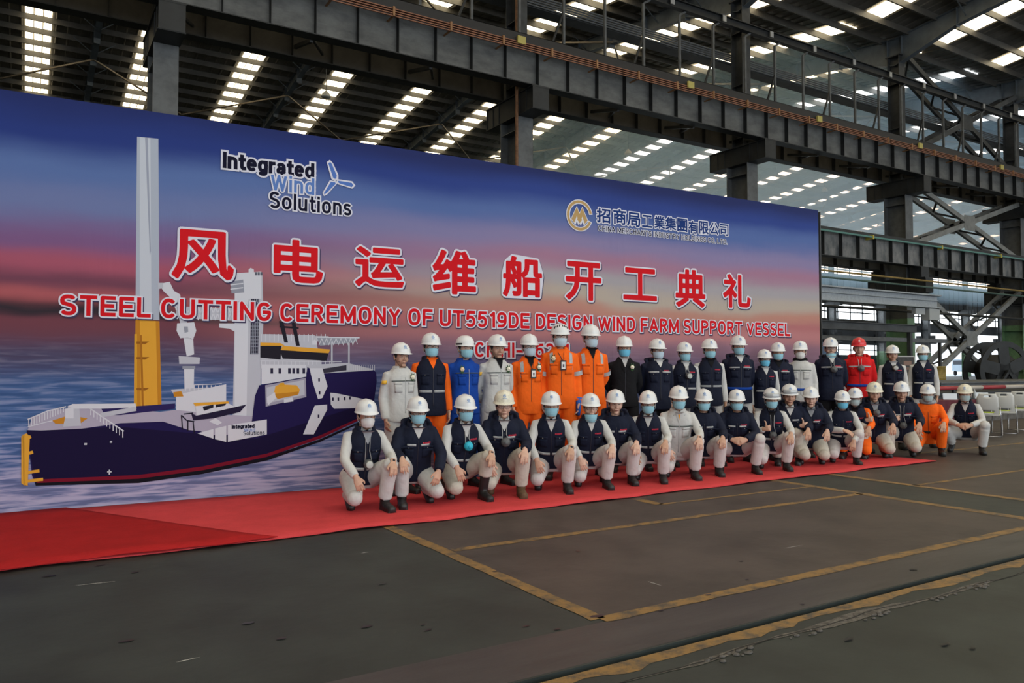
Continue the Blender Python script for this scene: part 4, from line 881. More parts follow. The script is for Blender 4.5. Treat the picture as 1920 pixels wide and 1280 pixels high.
# ================================================================== welding haze drifting in the far bay
mb = MB(); mb.box(34, 164, 25.5, 71.9, 12.0, 21.9); hz = bpy.data.materials.new('haze'); hz.use_nodes = True; nt = hz.node_tree; nt.nodes.clear()
out = nt.nodes.new('ShaderNodeOutputMaterial'); vsn = nt.nodes.new('ShaderNodeVolumeScatter'); vsn.inputs['Color'].default_value = (.52,.78,1,1); vsn.inputs['Density'].default_value = .034; nt.links.new(vsn.outputs[0], out.inputs['Volume'])
obj('haze', mb.mesh('haze', hz), label='thin bluish smoke haze filling the far bay on the right', cat='haze', kind='stuff')
SC.cycles.volume_bounces = 1
# ================================================================== PEOPLE
def remesh(mb, voxel, smooth=2, ratio=None, mats=(), name='cloth', wr=0.0, wseed=0):
    me = mb.mesh('tmp', []); fixn(me)
    o = bpy.data.objects.new('tmp', me); COL.objects.link(o)
    md = o.modifiers.new('r', 'REMESH'); md.mode = 'VOXEL'; md.voxel_size = voxel; md.adaptivity = 0
    if smooth:
        sm = o.modifiers.new('s', 'SMOOTH'); sm.factor = 0.5; sm.iterations = smooth
    if ratio:
        dc = o.modifiers.new('d', 'DECIMATE'); dc.ratio = ratio
    dg = bpy.context.evaluated_depsgraph_get()
    out = bpy.data.meshes.new_from_object(o.evaluated_get(dg)); out.name = name
    bpy.data.objects.remove(o); bpy.data.meshes.remove(me)
    n = len(out.vertices)
    if wr > 0:
        co = np.empty(n*3); out.vertices.foreach_get('co', co); co = co.reshape(-1, 3)
        nn = np.empty(n*3); out.vertices.foreach_get('normal', nn); nn = nn.reshape(-1, 3)
        rs = np.random.RandomState(wseed+5); h = np.zeros(n)
        for k in range(14):
            d = rs.normal(size=3); d /= np.linalg.norm(d); f = rs.uniform(25, 80); d2 = rs.normal(size=3)*9
            q_ = np.sin(co@d*f*.8 + 2.2*np.sin(co@d2) + rs.uniform(0, 6.28)); h += (1-2*np.abs(q_)**.7)/ (f/40)
        co += nn*(wr*np.clip(h/2.6, -.5, 2.4))[:, None]
        out.vertices.foreach_set('co', co.ravel())
    out.polygons.foreach_set('use_smooth', [True]*len(out.polygons))
    for m in mats: out.materials.append(m)
    out.update(); return out

def V(*a): return Vector(a)
# ---- poses: joints in metres, figure faces -Y, its own right hand is at -X
def pose_stand(kind):
    P = dict(pel=V(0,0,.93), che=V(0,-.01,1.24), nek=V(0,.01,1.47), head=V(0,-.02,1.60), tilt=0.0,
             shR=V(-.158,.01,1.385), shL=V(.158,.01,1.385), hipR=V(-.09,0,.90), hipL=V(.09,0,.90),
             knR=V(-.11,-.02,.49), knL=V(.11,-.02,.49), anR=V(-.12,.03,.10), anL=V(.12,.03,.10),
             toR=V(-.15,-.14,.035), toL=V(.15,-.14,.035), kind='stand')
    if kind == 0:
        P.update(elR=V(-.205,.04,1.12), elL=V(.205,.04,1.12), wrR=V(-.205,-.05,.87), wrL=V(.205,-.05,.87),
                 hdR=V(.05,-.2,-1), hdL=V(-.05,-.2,-1), pnR=V(1,0,0), pnL=V(-1,0,0), curl=28)
    else:
        P.update(elR=V(-.215,.10,1.13), elL=V(.215,.10,1.13), wrR=V(-.11,.19,.98), wrL=V(.11,.19,.97),
                 hdR=V(1,.1,-.3), hdL=V(-1,.1,-.3), pnR=V(0,1,0), pnL=V(0,1,0), curl=35)
    return P
def pose_squat(kind):
    # kind 0: both hands hang over the knees, 1: clasped hands, 2: right thumb up, 3: arms crossed on the knee, 4: both thumbs... right hand on knee
    P = dict(pel=V(0,.13,.30), che=V(0,.02,.58), nek=V(0,-.03,.815), head=V(0,-.085,.935), tilt=0.06,
             shR=V(-.158,.0,.735), shL=V(.158,.0,.735), hipR=V(-.10,.12,.30), hipL=V(.10,.12,.30),
             knL=V(.19,-.27,.46), anL=V(.17,-.16,.11), toL=V(.185,-.33,.035),
             knR=V(-.16,-.28,.165), anR=V(-.13,.08,.15), toR=V(-.14,-.05,.03), kind='squat', curl=25)
    P.update(elR=V(-.235,-.16,.52), wrR=V(-.165,-.34,.37), hdR=V(.35,-.35,-1), pnR=V(0.2,.9,-.2),
             elL=V(.240,-.13,.54), wrL=V(.20,-.34,.50), hdL=V(-.1,-.6,-.9), pnL=V(-.1,.7,-.5))
    if kind == 1:
        P.update(knL=V(.27,-.24,.46), anL=V(.22,-.14,.11), toL=V(.25,-.31,.035), knR=V(-.26,-.24,.36), anR=V(-.20,-.02,.14), toR=V(-.22,-.16,.03),
                 elR=V(-.245,-.13,.52), elL=V(.245,-.13,.52), wrR=V(-.085,-.36,.46), wrL=V(.085,-.36,.46), hdR=V(1,-.5,-.35), hdL=V(-1,-.5,-.3), pnR=V(.3,.9,-.3), pnL=V(-.3,.9,-.3), curl=42)
    if kind == 2:
        P.update(elR=V(-.235,-.10,.49), wrR=V(-.13,-.31,.56), hdR=V(1,-.45,.25), pnR=V(.3,.9,0.05), thumbR=True)
    if kind == 3:
        P.update(elR=V(-.235,-.16,.52), wrR=V(-.01,-.33,.515), hdR=V(1,-.2,-.45), pnR=V(0,.5,-.8),
                 elL=V(.245,-.16,.50), wrL=V(.10,-.38,.36), hdL=V(-.2,-.25,-1), pnL=V(.1,.9,-.3))
    return P
def mirror(P):
    Q = {}
    sw = {'R': 'L', 'L': 'R'}
    for k, v in P.items():
        k2 = k[:-1]+sw[k[-1]] if (k[-1] in 'RL' and k not in ('curl',)) else k
        Q[k2] = V(-v.x, v.y, v.z) if isinstance(v, Vector) else v
    return Q
POSES = {'sA': pose_stand(0), 'sB': pose_stand(1), 'q0': pose_squat(0), 'q1': pose_squat(1), 'q2': pose_squat(2), 'q3': pose_squat(3)}
POSES['q0m'] = mirror(POSES['q0']); POSES['q2m'] = mirror(POSES['q2'])
POSES['q4'] = mirror(POSES['q2']); 
for k in ('shR', 'elR', 'wrR', 'hdR', 'pnR', 'shL', 'elL', 'wrL', 'hdL', 'pnL', 'thumbR'):
    POSES['q4'][k] = POSES['q2'].get(k)
POSES['q4'].pop('thumbL', None)

def qb(a, b, c, n=5):
    return [a*(1-t)**2 + b*2*t*(1-t) + c*t*t for t in [i/(n-1) for i in range(n)]]
def limb(a, b, c, k=0.18):
    """polyline a-b-c rounded at b"""
    p1 = b+(a-b)*k; p2 = b+(c-b)*k
    return [a, a.lerp(b, .4), p1, b+(p1+p2-2*b)*.22, p2, b.lerp(c, .62), c]
def spine(P, t):
    """point and frame on the spine, t=0 pelvis .. 1 neck"""
    a, b, c = P['pel'], P['che'], P['nek']
    b2 = b*2-(a+c)*.5 if False else b
    def q(t):
        # quadratic through a (0), b (.55), c (1)
        L0 = (t-.55)*(t-1)/(.55); L1 = t*(t-1)/(.55*(.55-1)); L2 = t*(t-.55)/(1*(1-.55))
        return a*L0+b*L1+c*L2
    p = q(t); d = (q(t+.03)-q(t-.03)).normalized(); r = Vector((1,0,0)); f = d.cross(r).normalized()   # f points back (+Y)
    if f.y < 0: f = -f
    return p, d, r, f
def torso(mb, P, ex, ey, t0, t1, n=22, rings=12, hemflare=0.0, shoulder=0.0, top=None):
    keys = [(-.3,.145,.108),(-.15,.158,.114),(0,.160,.114),(.2,.148,.105),(.4,.140,.102),(.6,.153,.110),(.76,.160,.110),(.86,.140,.096),(.94,.095,.078),(1.1,.060,.066)]
    vs = []; fs = []
    for i in range(rings):
        t = t0+(t1-t0)*i/(rings-1)
        for a, b in zip(keys, keys[1:]):
            if a[0] <= t <= b[0]: break
        k = (t-a[0])/(b[0]-a[0]); k = max(0, min(1, k))
        w = a[1]+(b[1]-a[1])*k + ex; d = a[2]+(b[2]-a[2])*k + ey
        if hemflare and t < .2: w += hemflare*(.2-t); d += hemflare*(.2-t)
        p, up, r, f = spine(P, t)
        for j in range(n):
            an = 2*pi*j/n; c, s_ = cos(an), sin(an)
            e = 0.82
            x = abs(c)**e*(1 if c >= 0 else -1); y = abs(s_)**e*(1 if s_ >= 0 else -1)
            vs.append(p + r*(w*x) + f*(d*y))
    for i in range(rings-1):
        for j in range(n):
            j2 = (j+1) % n; fs.append((i*n+j, i*n+j2, (i+1)*n+j2, (i+1)*n+j))
    fs.append(tuple(reversed(range(n)))); fs.append(tuple((rings-1)*n+j for j in range(n)))
    mb.add(vs, fs)
def hand(mb, w, d, pn, side, curl, thumb_up=False):
    """w wrist, d finger direction, pn palm normal; side -1 right hand, 1 left hand"""
    d = d.normalized(); pn = (pn - d*pn.dot(d)).normalized(); s = d.cross(pn).normalized()
    # thumb side
    if side > 0: s = -s
    if thumb_up:
        s = V(0, -.15, 1); s = (s-d*s.dot(d)).normalized(); pn = V(0,1,0) if abs(d.y) < .8 else V(1,0,0); pn = (pn-d*pn.dot(d)-s*pn.dot(s)).normalized()
    PL = .060 if thumb_up else .083
    mb.tube([w-d*.03, w+d*.01, w+d*.045, w+d*(PL+.002)], [(.022,.028), (.019,.030), (.016,.040), (.014,.040)], n=10, flat=tuple(pn))
    cu = 78 if thumb_up else curl
    for i, (off, ln, sp) in enumerate([(.030,.070,.10), (.0105,.080,.03), (-.0105,.074,-.04), (-.0295,.058,-.12)]):
        p = w + d*PL + s*off; dd = (d + s*sp).normalized(); pts = [p-dd*.02, p]; 
        for seg in (.45, .31, .24):
            an = radians(cu + (6 if i > 1 else 0)); dd = (dd*cos(an)+pn*sin(an)).normalized() if not (seg == .45 and not thumb_up) else (dd*cos(an*.8)+pn*sin(an*.8)).normalized()
            p = p + dd*ln*seg; pts.append(p)
        mb.tube(pts, [.0092,.0095,.0088,.008,.0062], n=7)
    tb = w + d*.028 + s*.030
    if thumb_up:
        mb.tube([tb-s*.01, tb+s*.03+d*.012, tb+s*.062+d*.012, tb+s*.082+d*.004], [.0135,.0125,.011,.008], n=8)
    else:
        dd = (d*.75+s*.6+pn*.3).normalized()
        mb.tube([tb-dd*.015, tb+dd*.025, tb+dd*.045+d*.004, tb+dd*.04+d*.03], [.0135,.0125,.0105,.008], n=8)
def headparts(mb, M):
    """skull, jaw, nose, lips, ears; head frame: face to -Y, eyes at z=0"""
    R = M.to_3x3()
    def e(c, r, rot=None, n=14, m=10):
        mb.ell(M @ Vector(c), r, n=n, m=m, R=R if rot is None else R @ rot)
    vs = []; n = 28; m = 20
    for i in range(m+1):
        th = pi*i/m
        for j in range(n):
            ph = 2*pi*j/n; x, y, z = sin(th)*cos(ph), sin(th)*sin(ph), cos(th)
            X = .077*x; Y = .097*y; Z = .118*z
            if z < 0:
                q = (-z)**1.4; X *= 1-.30*q; Y = Y*(1-.18*q) if y < 0 else Y*(1-.62*q)
                if y < 0: Y -= .010*q
            if y < -.3: # flatten the face plane, sockets
                if abs(z) < .28 and .12 < abs(x) < .62: Y += .006*(1-abs(z)/.28)
                X *= .99
            vs.append(M @ Vector((X, Y, Z)))
    fs = [(i*n+j, i*n+(j+1) % n, (i+1)*n+(j+1) % n, (i+1)*n+j) for i in range(m) for j in range(n)]
    mb.add(vs, fs)
    mb.tube([M@V(0,-.086,.012), M@V(0,-.100,-.012), M@V(0,-.112,-.036), M@V(0,-.098,-.046)], [(.007,.006),(.008,.008),(.011,.010),(.010,.005)], n=10)
    e((-.012,-.098,-.040), (.008,.009,.007)); e((.012,-.098,-.040), (.008,.009,.007))
    e((0,-.082,-.072), (.026,.010,.012)); e((0,-.066,-.100), (.030,.018,.020))
    e((-.03,-.082,.018), (.022,.008,.005)); e((.03,-.082,.018), (.022,.008,.005))
    e((-.040,-.058,-.034), (.024,.022,.030)); e((.040,-.058,-.034), (.024,.022,.030))
    for s in (-1, 1):
        e((s*.081,.008,-.012), (.007,.018,.030)); e((s*.086,.016,.004), (.006,.010,.014)); e((s*.079,.004,-.034), (.006,.008,.010))
def head_matrix(P):
    return Matrix.Translation(P['head']) @ Matrix.Rotation(P['tilt'], 4, 'X')
def build_body(P):
    mb = MB(); torso(mb, P, -.045, -.04, .14, 1.02, n=16, rings=9)
    n0 = P['nek']; h = P['head']
    mb.tube([n0+V(0,.01,-.08), n0+V(0,.0,.02), h+V(0,.025,-.045)], [.066,.056,.055], n=12)
    for s, S in ((-1, 'R'), (1, 'L')):
        sh, el, wr = P['sh'+S], P['el'+S], P['wr'+S]
        mb.tube([V(0,sh.y,sh.z+.01)]+limb(sh, el, wr), [.030,.034,.036,.033,.033,.032,.028,.024], n=8)
        hp, kn, an, to = P['hip'+S], P['kn'+S], P['an'+S], P['to'+S]
        mb.tube(limb(hp, kn, an), [.062,.058,.050,.048,.046,.042,.034], n=8)
        mb.tube([an+V(0,.03,-.02), an.lerp(to, .5)+V(0,0,-.01), to], [.032,.03,.022], n=8)
        hand(mb, wr, P['hd'+S], P['pn'+S], s, P['curl'], P.get('thumb'+S, False))
    headparts(mb, head_matrix(P))
    return remesh(mb, .0056, 1, .30, name='person')
def pelvis_extra(mb, P, r):
    p = P['pel']
    sq = P['kind'] == 'squat'
    for S in 'RL': mb.ell(P['hip'+S]+V(0,.035 if sq else .005,.0), (.10+r,.12+r,.11+r) if sq else (.078+r,.10+r,.11))
    mb.ell(p+V(0,0,.02), (.150+r,.112+r,.13) if sq else (.135+r,.095+r,.12))
def build_trousers(P, r=.022, name='trousers', seed=0, boots=False):
    mb = MB(); pelvis_extra(mb, P, r*.6)
    torso(mb, P, r*.6 if P['kind'] == 'squat' else -.008, r*.6 if P['kind'] == 'squat' else -.008, -.1, .22, rings=5)
    for S in 'RL':
        hp, kn, an, to = P['hip'+S], P['kn'+S], P['an'+S], P['to'+S]
        end = an+(kn-an).normalized()*(.16 if boots else .02)
        sq = P['kind'] == 'squat'
        L = limb(hp, kn, end, .2)
        k = 1.0 if sq else .92
        mb.tube(L, [(.090+r)*k, (.084+r)*k, (.066+r)*k, (.060+r)*k, (.058+r)*k, .052+r, .050+r], n=14)
        if sq: mb.ell(kn+V(0,-.002,.0), (.058+r,.060+r,.056+r))
    return remesh(mb, .0125, 3, None, name=name, wr=.0035, wseed=seed)
def sleeve(mb, P, S, r0, r1, cuff, seg=1.0):
    sh, el, wr = P['sh'+S], P['el'+S], P['wr'+S]
    w2 = wr+(el-wr).normalized()*cuff
    L = limb(sh, el, w2, .2)
    sgn = -1 if S == 'R' else 1
    mb.tube([V(sgn*.05, sh.y, sh.z+.022), V(sgn*.105, sh.y, sh.z+.006)]+L, [r0*.75, r0*.92, r0*1.0, r0*.95, r0*.9, r0*.9, r0*.85, (r0+r1)/2, r1], n=14)
def build_sleeves(P, seed=0):
    mb = MB()
    for S in 'RL': sleeve(mb, P, S, .059, .042, .012)
    torso(mb, P, .008, .004, .5, .97, rings=7)
    return remesh(mb, .0115, 2, None, name='jacket', wr=.0042, wseed=seed)
def collar_mesh(P, typ, m):
    """separate collar: folded shirt collar, or stand-up collar spread open at the front"""
    fold = typ in ('slim', 'coverall'); p, up, rt_, f = spine(P, .955); n = 26; vs = []; fs = []; gap = 30 if fold else 38
    r0 = .074 if fold else .080; R_ = []
    for j in range(n):
        an = radians(-90+gap)+radians(360-2*gap)*j/(n-1); c, q = cos(an), sin(an); fr = max(0, -q)
        def P_(r, z, dn=0): return p + rt_*(r*1.05*c) + f*(r*q - dn) + up*z
        if fold: prof = [P_(r0, -.02), P_(r0-.010, .040-.012*fr), P_(r0-.004, .047-.012*fr), P_(r0+.008, .040-.014*fr), P_(r0+.030+.012*fr, -.006-.040*fr**3, .004), P_(r0+.022+.012*fr, -.010-.040*fr**3, .004)]
        else: prof = [P_(r0, -.03), P_(r0-.002, .046), P_(r0+.004, .054), P_(r0+.014+.012*fr, .046), P_(r0+.016+.02*fr, .0-.02*fr), P_(r0+.010, -.04)]
        vs += prof
    k = 6
    for j in range(n-1):
        for q in range(k): a, b = j*k+q, j*k+(q+1) % k; fs.append((a, b, b+k, a+k))
    fs += [tuple(reversed(range(k))), tuple((n-1)*k+q for q in range(k))]
    mb = MB(); mb.add(vs, fs); return fixn(mb.mesh('collar', m, True))
def build_jacket(P, typ, seed=0):
    """typ: slim, padded, coverall, vest"""
    mb = MB(); sq = P['kind'] == 'squat'
    if typ == 'slim': torso(mb, P, .018, .022, -.12 if not sq else .0, .98, rings=13, hemflare=.04); r = (.060, .044, .006)
    elif typ == 'padded': torso(mb, P, .028, .042, -.16 if not sq else -.02, .98, rings=13, hemflare=.02); r = (.072, .050, .0)
    elif typ == 'coverall': torso(mb, P, .018, .022, -.2, .98, rings=13); r = (.060, .045, .006)
    else: torso(mb, P, .022, .034, -.14 if not sq else -.0, .985, rings=13, hemflare=.02); r = None
    if r:
        for S in 'RL': sleeve(mb, P, S, *r)
    else:
        for s, S in ((-1, 'R'), (1, 'L')):
            sh = P['sh'+S]; mb.ell(V(sh.x-s*.050, sh.y+.0, sh.z-.004), (.056,.078,.058))
    if typ == 'padded':   # folded hood lying behind the neck
        p, up, rt_, f = spine(P, .95)
        mb.tube([p+rt_*(-.15)+f*(-.03)+up*.02, p+rt_*(-.13)+f*.06+up*.045, p+f*.115+up*.055, p+rt_*.13+f*.06+up*.045, p+rt_*.15+f*(-.03)+up*.02], [.022,.034,.044,.034,.022], n=10)
    return remesh(mb, .0125, 2, None, name={'vest': 'vest'}.get(typ, 'jacket'), wr=.0055 if typ == 'padded' else .0042, wseed=seed)
def boot_mesh(P, S, m, tall=False):
    an, to = P['an'+S], P['to'+S]; d = (to-an); d.z = 0; d.normalize(); kn = P['kn'+S]
    mb = MB(); up = (kn-an).normalized()
    lifted = P['kind'] == 'squat' and (an.z > .13)
    if lifted:
        heel = an-d*.05+V(0,0,-.02); ball = V(to.x, to.y, .045)
        mb.tube([heel, heel.lerp(ball, .5), ball, ball+d*.055], [.045,.046,.045,.028], n=12)
        mb.ell(ball+V(0,0,-.015), (.045,.06,.026))
    else:
        heel = V(an.x, an.y, .05)-d*.055; toe = V(to.x, to.y, .042)+d*.05
        mb.tube([heel, heel+d*.07+V(0,0,.012), heel.lerp(toe, .62), toe-d*.02, toe], [(.040,.045),(.044,.055),(.049,.042),(.044,.036),(.022,.022)], n=14, flat=tuple(V(d.y,-d.x,0)))
        mb.tube([heel+V(0,0,-.035), toe-d*.01+V(0,0,-.029)], [(.047,.014),(.046,.013)], n=12, flat=tuple(V(d.y,-d.x,0)))
    mb.tube([an+V(0,0,-.03), an+up*(.24 if tall else .07)], [.050,.056 if tall else .052], n=14)
    me = remesh(mb, .012, 2, None, name='boot'); me.materials.append(m)
    lo = min(v.co.z for v in me.vertices)
    for v in me.vertices: v.co.z = max(v.co.z-lo if lo < 0 else v.co.z, .002)
    return me
# ---- printed / sewn details laid on a garment: cast rays out from the spine axis
class Surf:
    def __init__(s, me, P):
        s.P = P; s.bvh = BVHTree.FromPolygons([v.co for v in me.vertices], [tuple(p.vertices) for p in me.polygons])
    def at(s, th, t, off=.004):
        """th degrees from the front, + to the wearer's left (image right)"""
        p, up, r, f = spine(s.P, t); a = radians(th); d = (r*sin(a) - f*cos(a)).normalized()
        q = p + d*.34
        # come from outside unless an arm is in the way
        h = None; start = p.copy()
        for _ in range(4):
            loc, no, idx, dist = s.bvh.ray_cast(start, d)
            if loc is None: break
            h = loc
            if no.dot(d) > 0: break
            start = loc + d*.002
        if h is None: h = p+d*.15
        return h + d*off
    def patch(s, mb, th0, th1, t0, t1, off=.005, nx=None, ny=None, skew=0):
        nx = nx or max(2, int(abs(th1-th0)/7)+1); ny = ny or max(2, int(abs(t1-t0)/.05)+1)
        vs = [s.at(th0+(th1-th0)*i/(nx-1), t0+(t1-t0)*j/(ny-1)+skew*i/(nx-1), o) for o in (off, -.004) for j in range(ny) for i in range(nx)]
        fs = []; K = nx*ny
        for j in range(ny-1):
            for i in range(nx-1):
                a = j*nx+i; fs.append((a, a+1, a+nx+1, a+nx)); fs.append((K+a+nx, K+a+nx+1, K+a+1, K+a))
        rim = [i for i in range(nx)]+[j*nx+nx-1 for j in range(1, ny)]+[(ny-1)*nx+i for i in range(nx-2, -1, -1)]+[j*nx for j in range(ny-2, 0, -1)]
        for a, b in zip(rim, rim[1:]+rim[:1]): fs.append((b, a, a+K, b+K))
        mb.add(vs, fs)
# ---- head gear (head-local frame, shared by everyone)
MSKIN = [mat('skin', (.50,.29,.20), .55, var=.08, vscale=20), mat('skin_light', (.58,.36,.27), .55, var=.08, vscale=20)]
def dome(az, el, off=0.0, tall=1.0):
    """az 0 = front(-Y), el 0 = rim .. 90 = crown"""
    a = radians(az); e = radians(el); ce = cos(e)**.78; se = sin(e)**.92 if e > 0 else 0
    x = sin(a)*(.107+off)*ce; y = -cos(a)*(.130+off)*ce; z = .042 + (.122*tall+off)*se
    rd = max(0, 1-(abs(x)/.026)**2); z += .006*rd*min(1, se*2)*(1 if tall >= 1 else 0); y -= (.004*rd*cos(a)*(ce) if tall >= 1 else 0)
    return Vector((x, y+.004, z))
def helmet_mesh(m, tall=1.0, peak=.034, vents=None):
    mb = MB(); n = 44; els = [0, 6, 14, 24, 36, 48, 60, 72, 82, 89]
    rows = []
    for q in range(3):
        row = []
        for j in range(n):
            az = 360*j/n; p = dome(az, 0, 0, tall); c = cos(radians(az)); fl = .009 + (peak*max(0, c)**1.6 if q != 9 else 0)
            d = Vector((p.x, p.y, 0)).normalized()
            if q == 0: p = p - d*.006 + V(0,0,-.002)
            elif q == 1: p = p + d*fl + V(0,0,-.008-(.012*max(0, c)**2))
            else: p = p + d*(fl-.001) + V(0,0,-.003-(.011*max(0, c)**2))
            row.append(p)
        rows.append(row)
    for el in els: rows.append([dome(360*j/n, el, 0, tall) for j in range(n)])
    rows.append([dome(360*j/n, 75, -.012, tall)*1.0 for j in range(n)][::1])
    vs = [p for r in rows[:-1] for p in r]; k = len(rows)-1
    fs = [(i*n+j, i*n+(j+1) % n, (i+1)*n+(j+1) % n, (i+1)*n+j) for i in range(k-1) for j in range(n)]
    fs.append(tuple((k-1)*n+j for j in range(n)))
    # inner shell
    o = len(vs); ins = [0, 30, 60, 85]
    for el in ins: vs += [dome(360*j/n, el, -.006, tall) for j in range(n)]
    for i in range(len(ins)-1): fs += [(o+i*n+(j+1) % n, o+i*n+j, o+(i+1)*n+j, o+(i+1)*n+(j+1) % n) for j in range(n)]
    fs.append(tuple(o+(len(ins)-1)*n+j for j in reversed(range(n))))
    fs += [((j+1) % n, j, o+j, o+(j+1) % n) for j in range(n)]
    mb.add(vs, fs); return fixn(mb.mesh('helmet', m, True))
def on_dome(mb, fn, uvs, faces, off=.0015, el0=34, tall=1.0):
    mb.add([dome(degrees_(u/.108), el0+degrees_(v/.135), off, tall) for u, v in uvs], faces)
def degrees_(x): return x*180/pi
def emblem_mesh(m, text=True, el0=32, r=.019, tall=1.0):
    mb = MB(); n = 22; uv = []; fs = []
    a0, a1 = radians(25), radians(385-30)
    for i in range(n):
        a = a0+(a1-a0)*i/(n-1); uv += [(r*cos(a), r*sin(a)), (r*.78*cos(a), r*.78*sin(a))]
    fs = [(2*i, 2*i+2, 2*i+3, 2*i+1) for i in range(n-1)]
    on_dome(mb, None, uv, fs, el0=el0, tall=tall)
    for x0 in (-.0075, .0045):   # two overlapping peaks
        q = [(x0-.009, -.010), (x0-.0045, -.010), (x0+.0015, .004), (x0+.0075, -.010), (x0+.012, -.010), (x0+.0015, .012)]
        on_dome(mb, None, q, [(0, 1, 2, 5), (5, 2, 3, 4)], el0=el0, off=.002, tall=tall)
    if text:
        for k in range(7):
            x = -.021+.0064*k; on_dome(mb, None, [(x, -.030), (x+.0045, -.030), (x+.0045, -.025), (x, -.025)], [(0, 1, 2, 3)], el0=el0, tall=tall)
    return mb.mesh('emblem', m)
def dome_patch(m, az0, az1, el0, el1, off=.004, tall=1.0, name='patch', nx=12, ny=3):
    mb = MB(); vs = []
    for o in (off, -.001):
        for j in range(ny):
            for i in range(nx): vs.append(dome(az0+(az1-az0)*i/(nx-1), el0+(el1-el0)*j/(ny-1), o, tall))
    K = nx*ny; fs = []
    for j in range(ny-1):
        for i in range(nx-1):
            a = j*nx+i; fs += [(a, a+1, a+nx+1, a+nx), (K+a+nx, K+a+nx+1, K+a+1, K+a)]
    rim = list(range(nx))+[j*nx+nx-1 for j in range(1, ny)]+[(ny-1)*nx+i for i in range(nx-2, -1, -1)]+[j*nx for j in range(ny-2, 0, -1)]
    for a, b in zip(rim, rim[1:]+rim[:1]): fs.append((b, a, a+K, b+K))
    mb.add(vs, fs); return fixn(mb.mesh(name, m, True))
def face_pt(a, z, off):
    a = radians(a); q = max(0, -z/.118)**1.4
    return Vector((sin(a)*(.079*(1-.24*q)+off), -cos(a)*(.099*(1-.10*q)+.008*q+off)+.0, z))
def mask_mesh(m, kind='surgical'):
    mb = MB(); nx, ny = 15, 9; vs = []
    for o in (1, 0):
        for j in range(ny):
            v = j/(ny-1)
            for i in range(nx):
                u = -1+2*i/(nx-1)
                if kind == 'surgical':
                    a = u*66; z = (-.016+.006*(1-abs(u))) + v*(-.092+.026*abs(u)**3)
                    bul = .024*(1-u*u)**1.2*(1-abs(2*v-.75)**2*.5) + .002*sin(v*20)*(1-abs(u)**3)
                else:
                    a = u*58; z = (-.014+.010*(1-abs(u))-.012*abs(u)) + v*(-.100+.036*abs(u)**2)
                    bul = .030*max(0, 1-abs(u))**.8*(1-abs(2*v-.9)**1.7*.75)
                vs.append(face_pt(a, z, .004+bul*(1 if o else 1)-(.0 if o else .003)))
    K = nx*ny; fs = []
    for j in range(ny-1):
        for i in range(nx-1):
            a = j*nx+i; fs += [(a+nx, a+nx+1, a+1, a), (K+a, K+a+1, K+a+nx+1, K+a+nx)]
    rim = list(range(nx))+[j*nx+nx-1 for j in range(1, ny)]+[(ny-1)*nx+i for i in range(nx-2, -1, -1)]+[j*nx for j in range(ny-2, 0, -1)]
    for a, b in zip(rim, rim[1:]+rim[:1]): fs.append((a, b, b+K, a+K))
    mb.add(vs, fs)
    for s in (-1, 1):
        mb.tube([face_pt(s*62, -.022, .005), V(s*.086,-.03,-.008), V(s*.091,.012,.004), V(s*.088,.022,-.02), V(s*.084,-.01,-.05), face_pt(s*62, -.07, .006)], .0016, n=5)
    return fixn(mb.mesh('face_mask', m, True))
def glasses_mesh(mats_):
    mb = MB(); y = -.108
    for s in (-1, 1):
        loop = [V(s*(.033+.025*abs(cos(a))**.6*(1 if cos(a) >= 0 else -1)), y+.012*abs((.033+.025*cos(a))/.058)**2, .0+.017*abs(sin(a))**.6*(1 if sin(a) >= 0 else -1)) for a in [2*pi*i/16 for i in range(17)]]
        mb.cur = 0; mb.tube(loop, .0019, n=5); mb.cur = 1; mb.add(loop[:-1], [tuple(range(16))]); mb.cur = 0
        mb.tube([loop[0], V(s*.078,-.06,.006), V(s*.086,.01,.004)], .0017, n=5)
    mb.tube([V(-.009,y,.004), V(0,y-.004,.007), V(.009,y,.004)], .0018, n=5)
    return mb.mesh('glasses', mats_, True)
def eye_mesh(): 
    mb = MB(); mb.cur = 0; mb.ell((0,0,0), (.0125,.0078,.0044), n=12, m=8); mb.cur = 1; mb.ell((0,-.0038,0), (.0050,.0052,.0044), n=10, m=6)
    return mb.mesh('eye', [mat('eye_white', (.34,.31,.29), .3), mat('iris_dark', (.015,.01,.008), .2)], True)
def lips_mesh():
    mb = MB(); mb.tube([V(-.022,.006,.0), V(-.010,.0,.003), V(0,-.001,.001), V(.010,.0,.003), V(.022,.006,.0)], [.0012,.0036,.004,.0036,.0012], n=6); mb.tube([V(-.018,.005,-.003), V(0,-.001,-.006), V(.018,.005,-.003)], [.001,.004,.001], n=6)
    return mb.mesh('lips', mat('lips', (.28,.11,.09), .5), True)
def brow_mesh():
    mb = MB(); mb.tube([V(-.018,.003,-.002), V(-.006,-.002,.003), V(.008,-.002,.002), V(.018,.005,-.004)], [(.003,.002),(.004,.0035),(.004,.003),(.002,.0015)], n=6)
    return mb.mesh('eyebrow', mat('hair', (.012,.010,.009), .6), True)
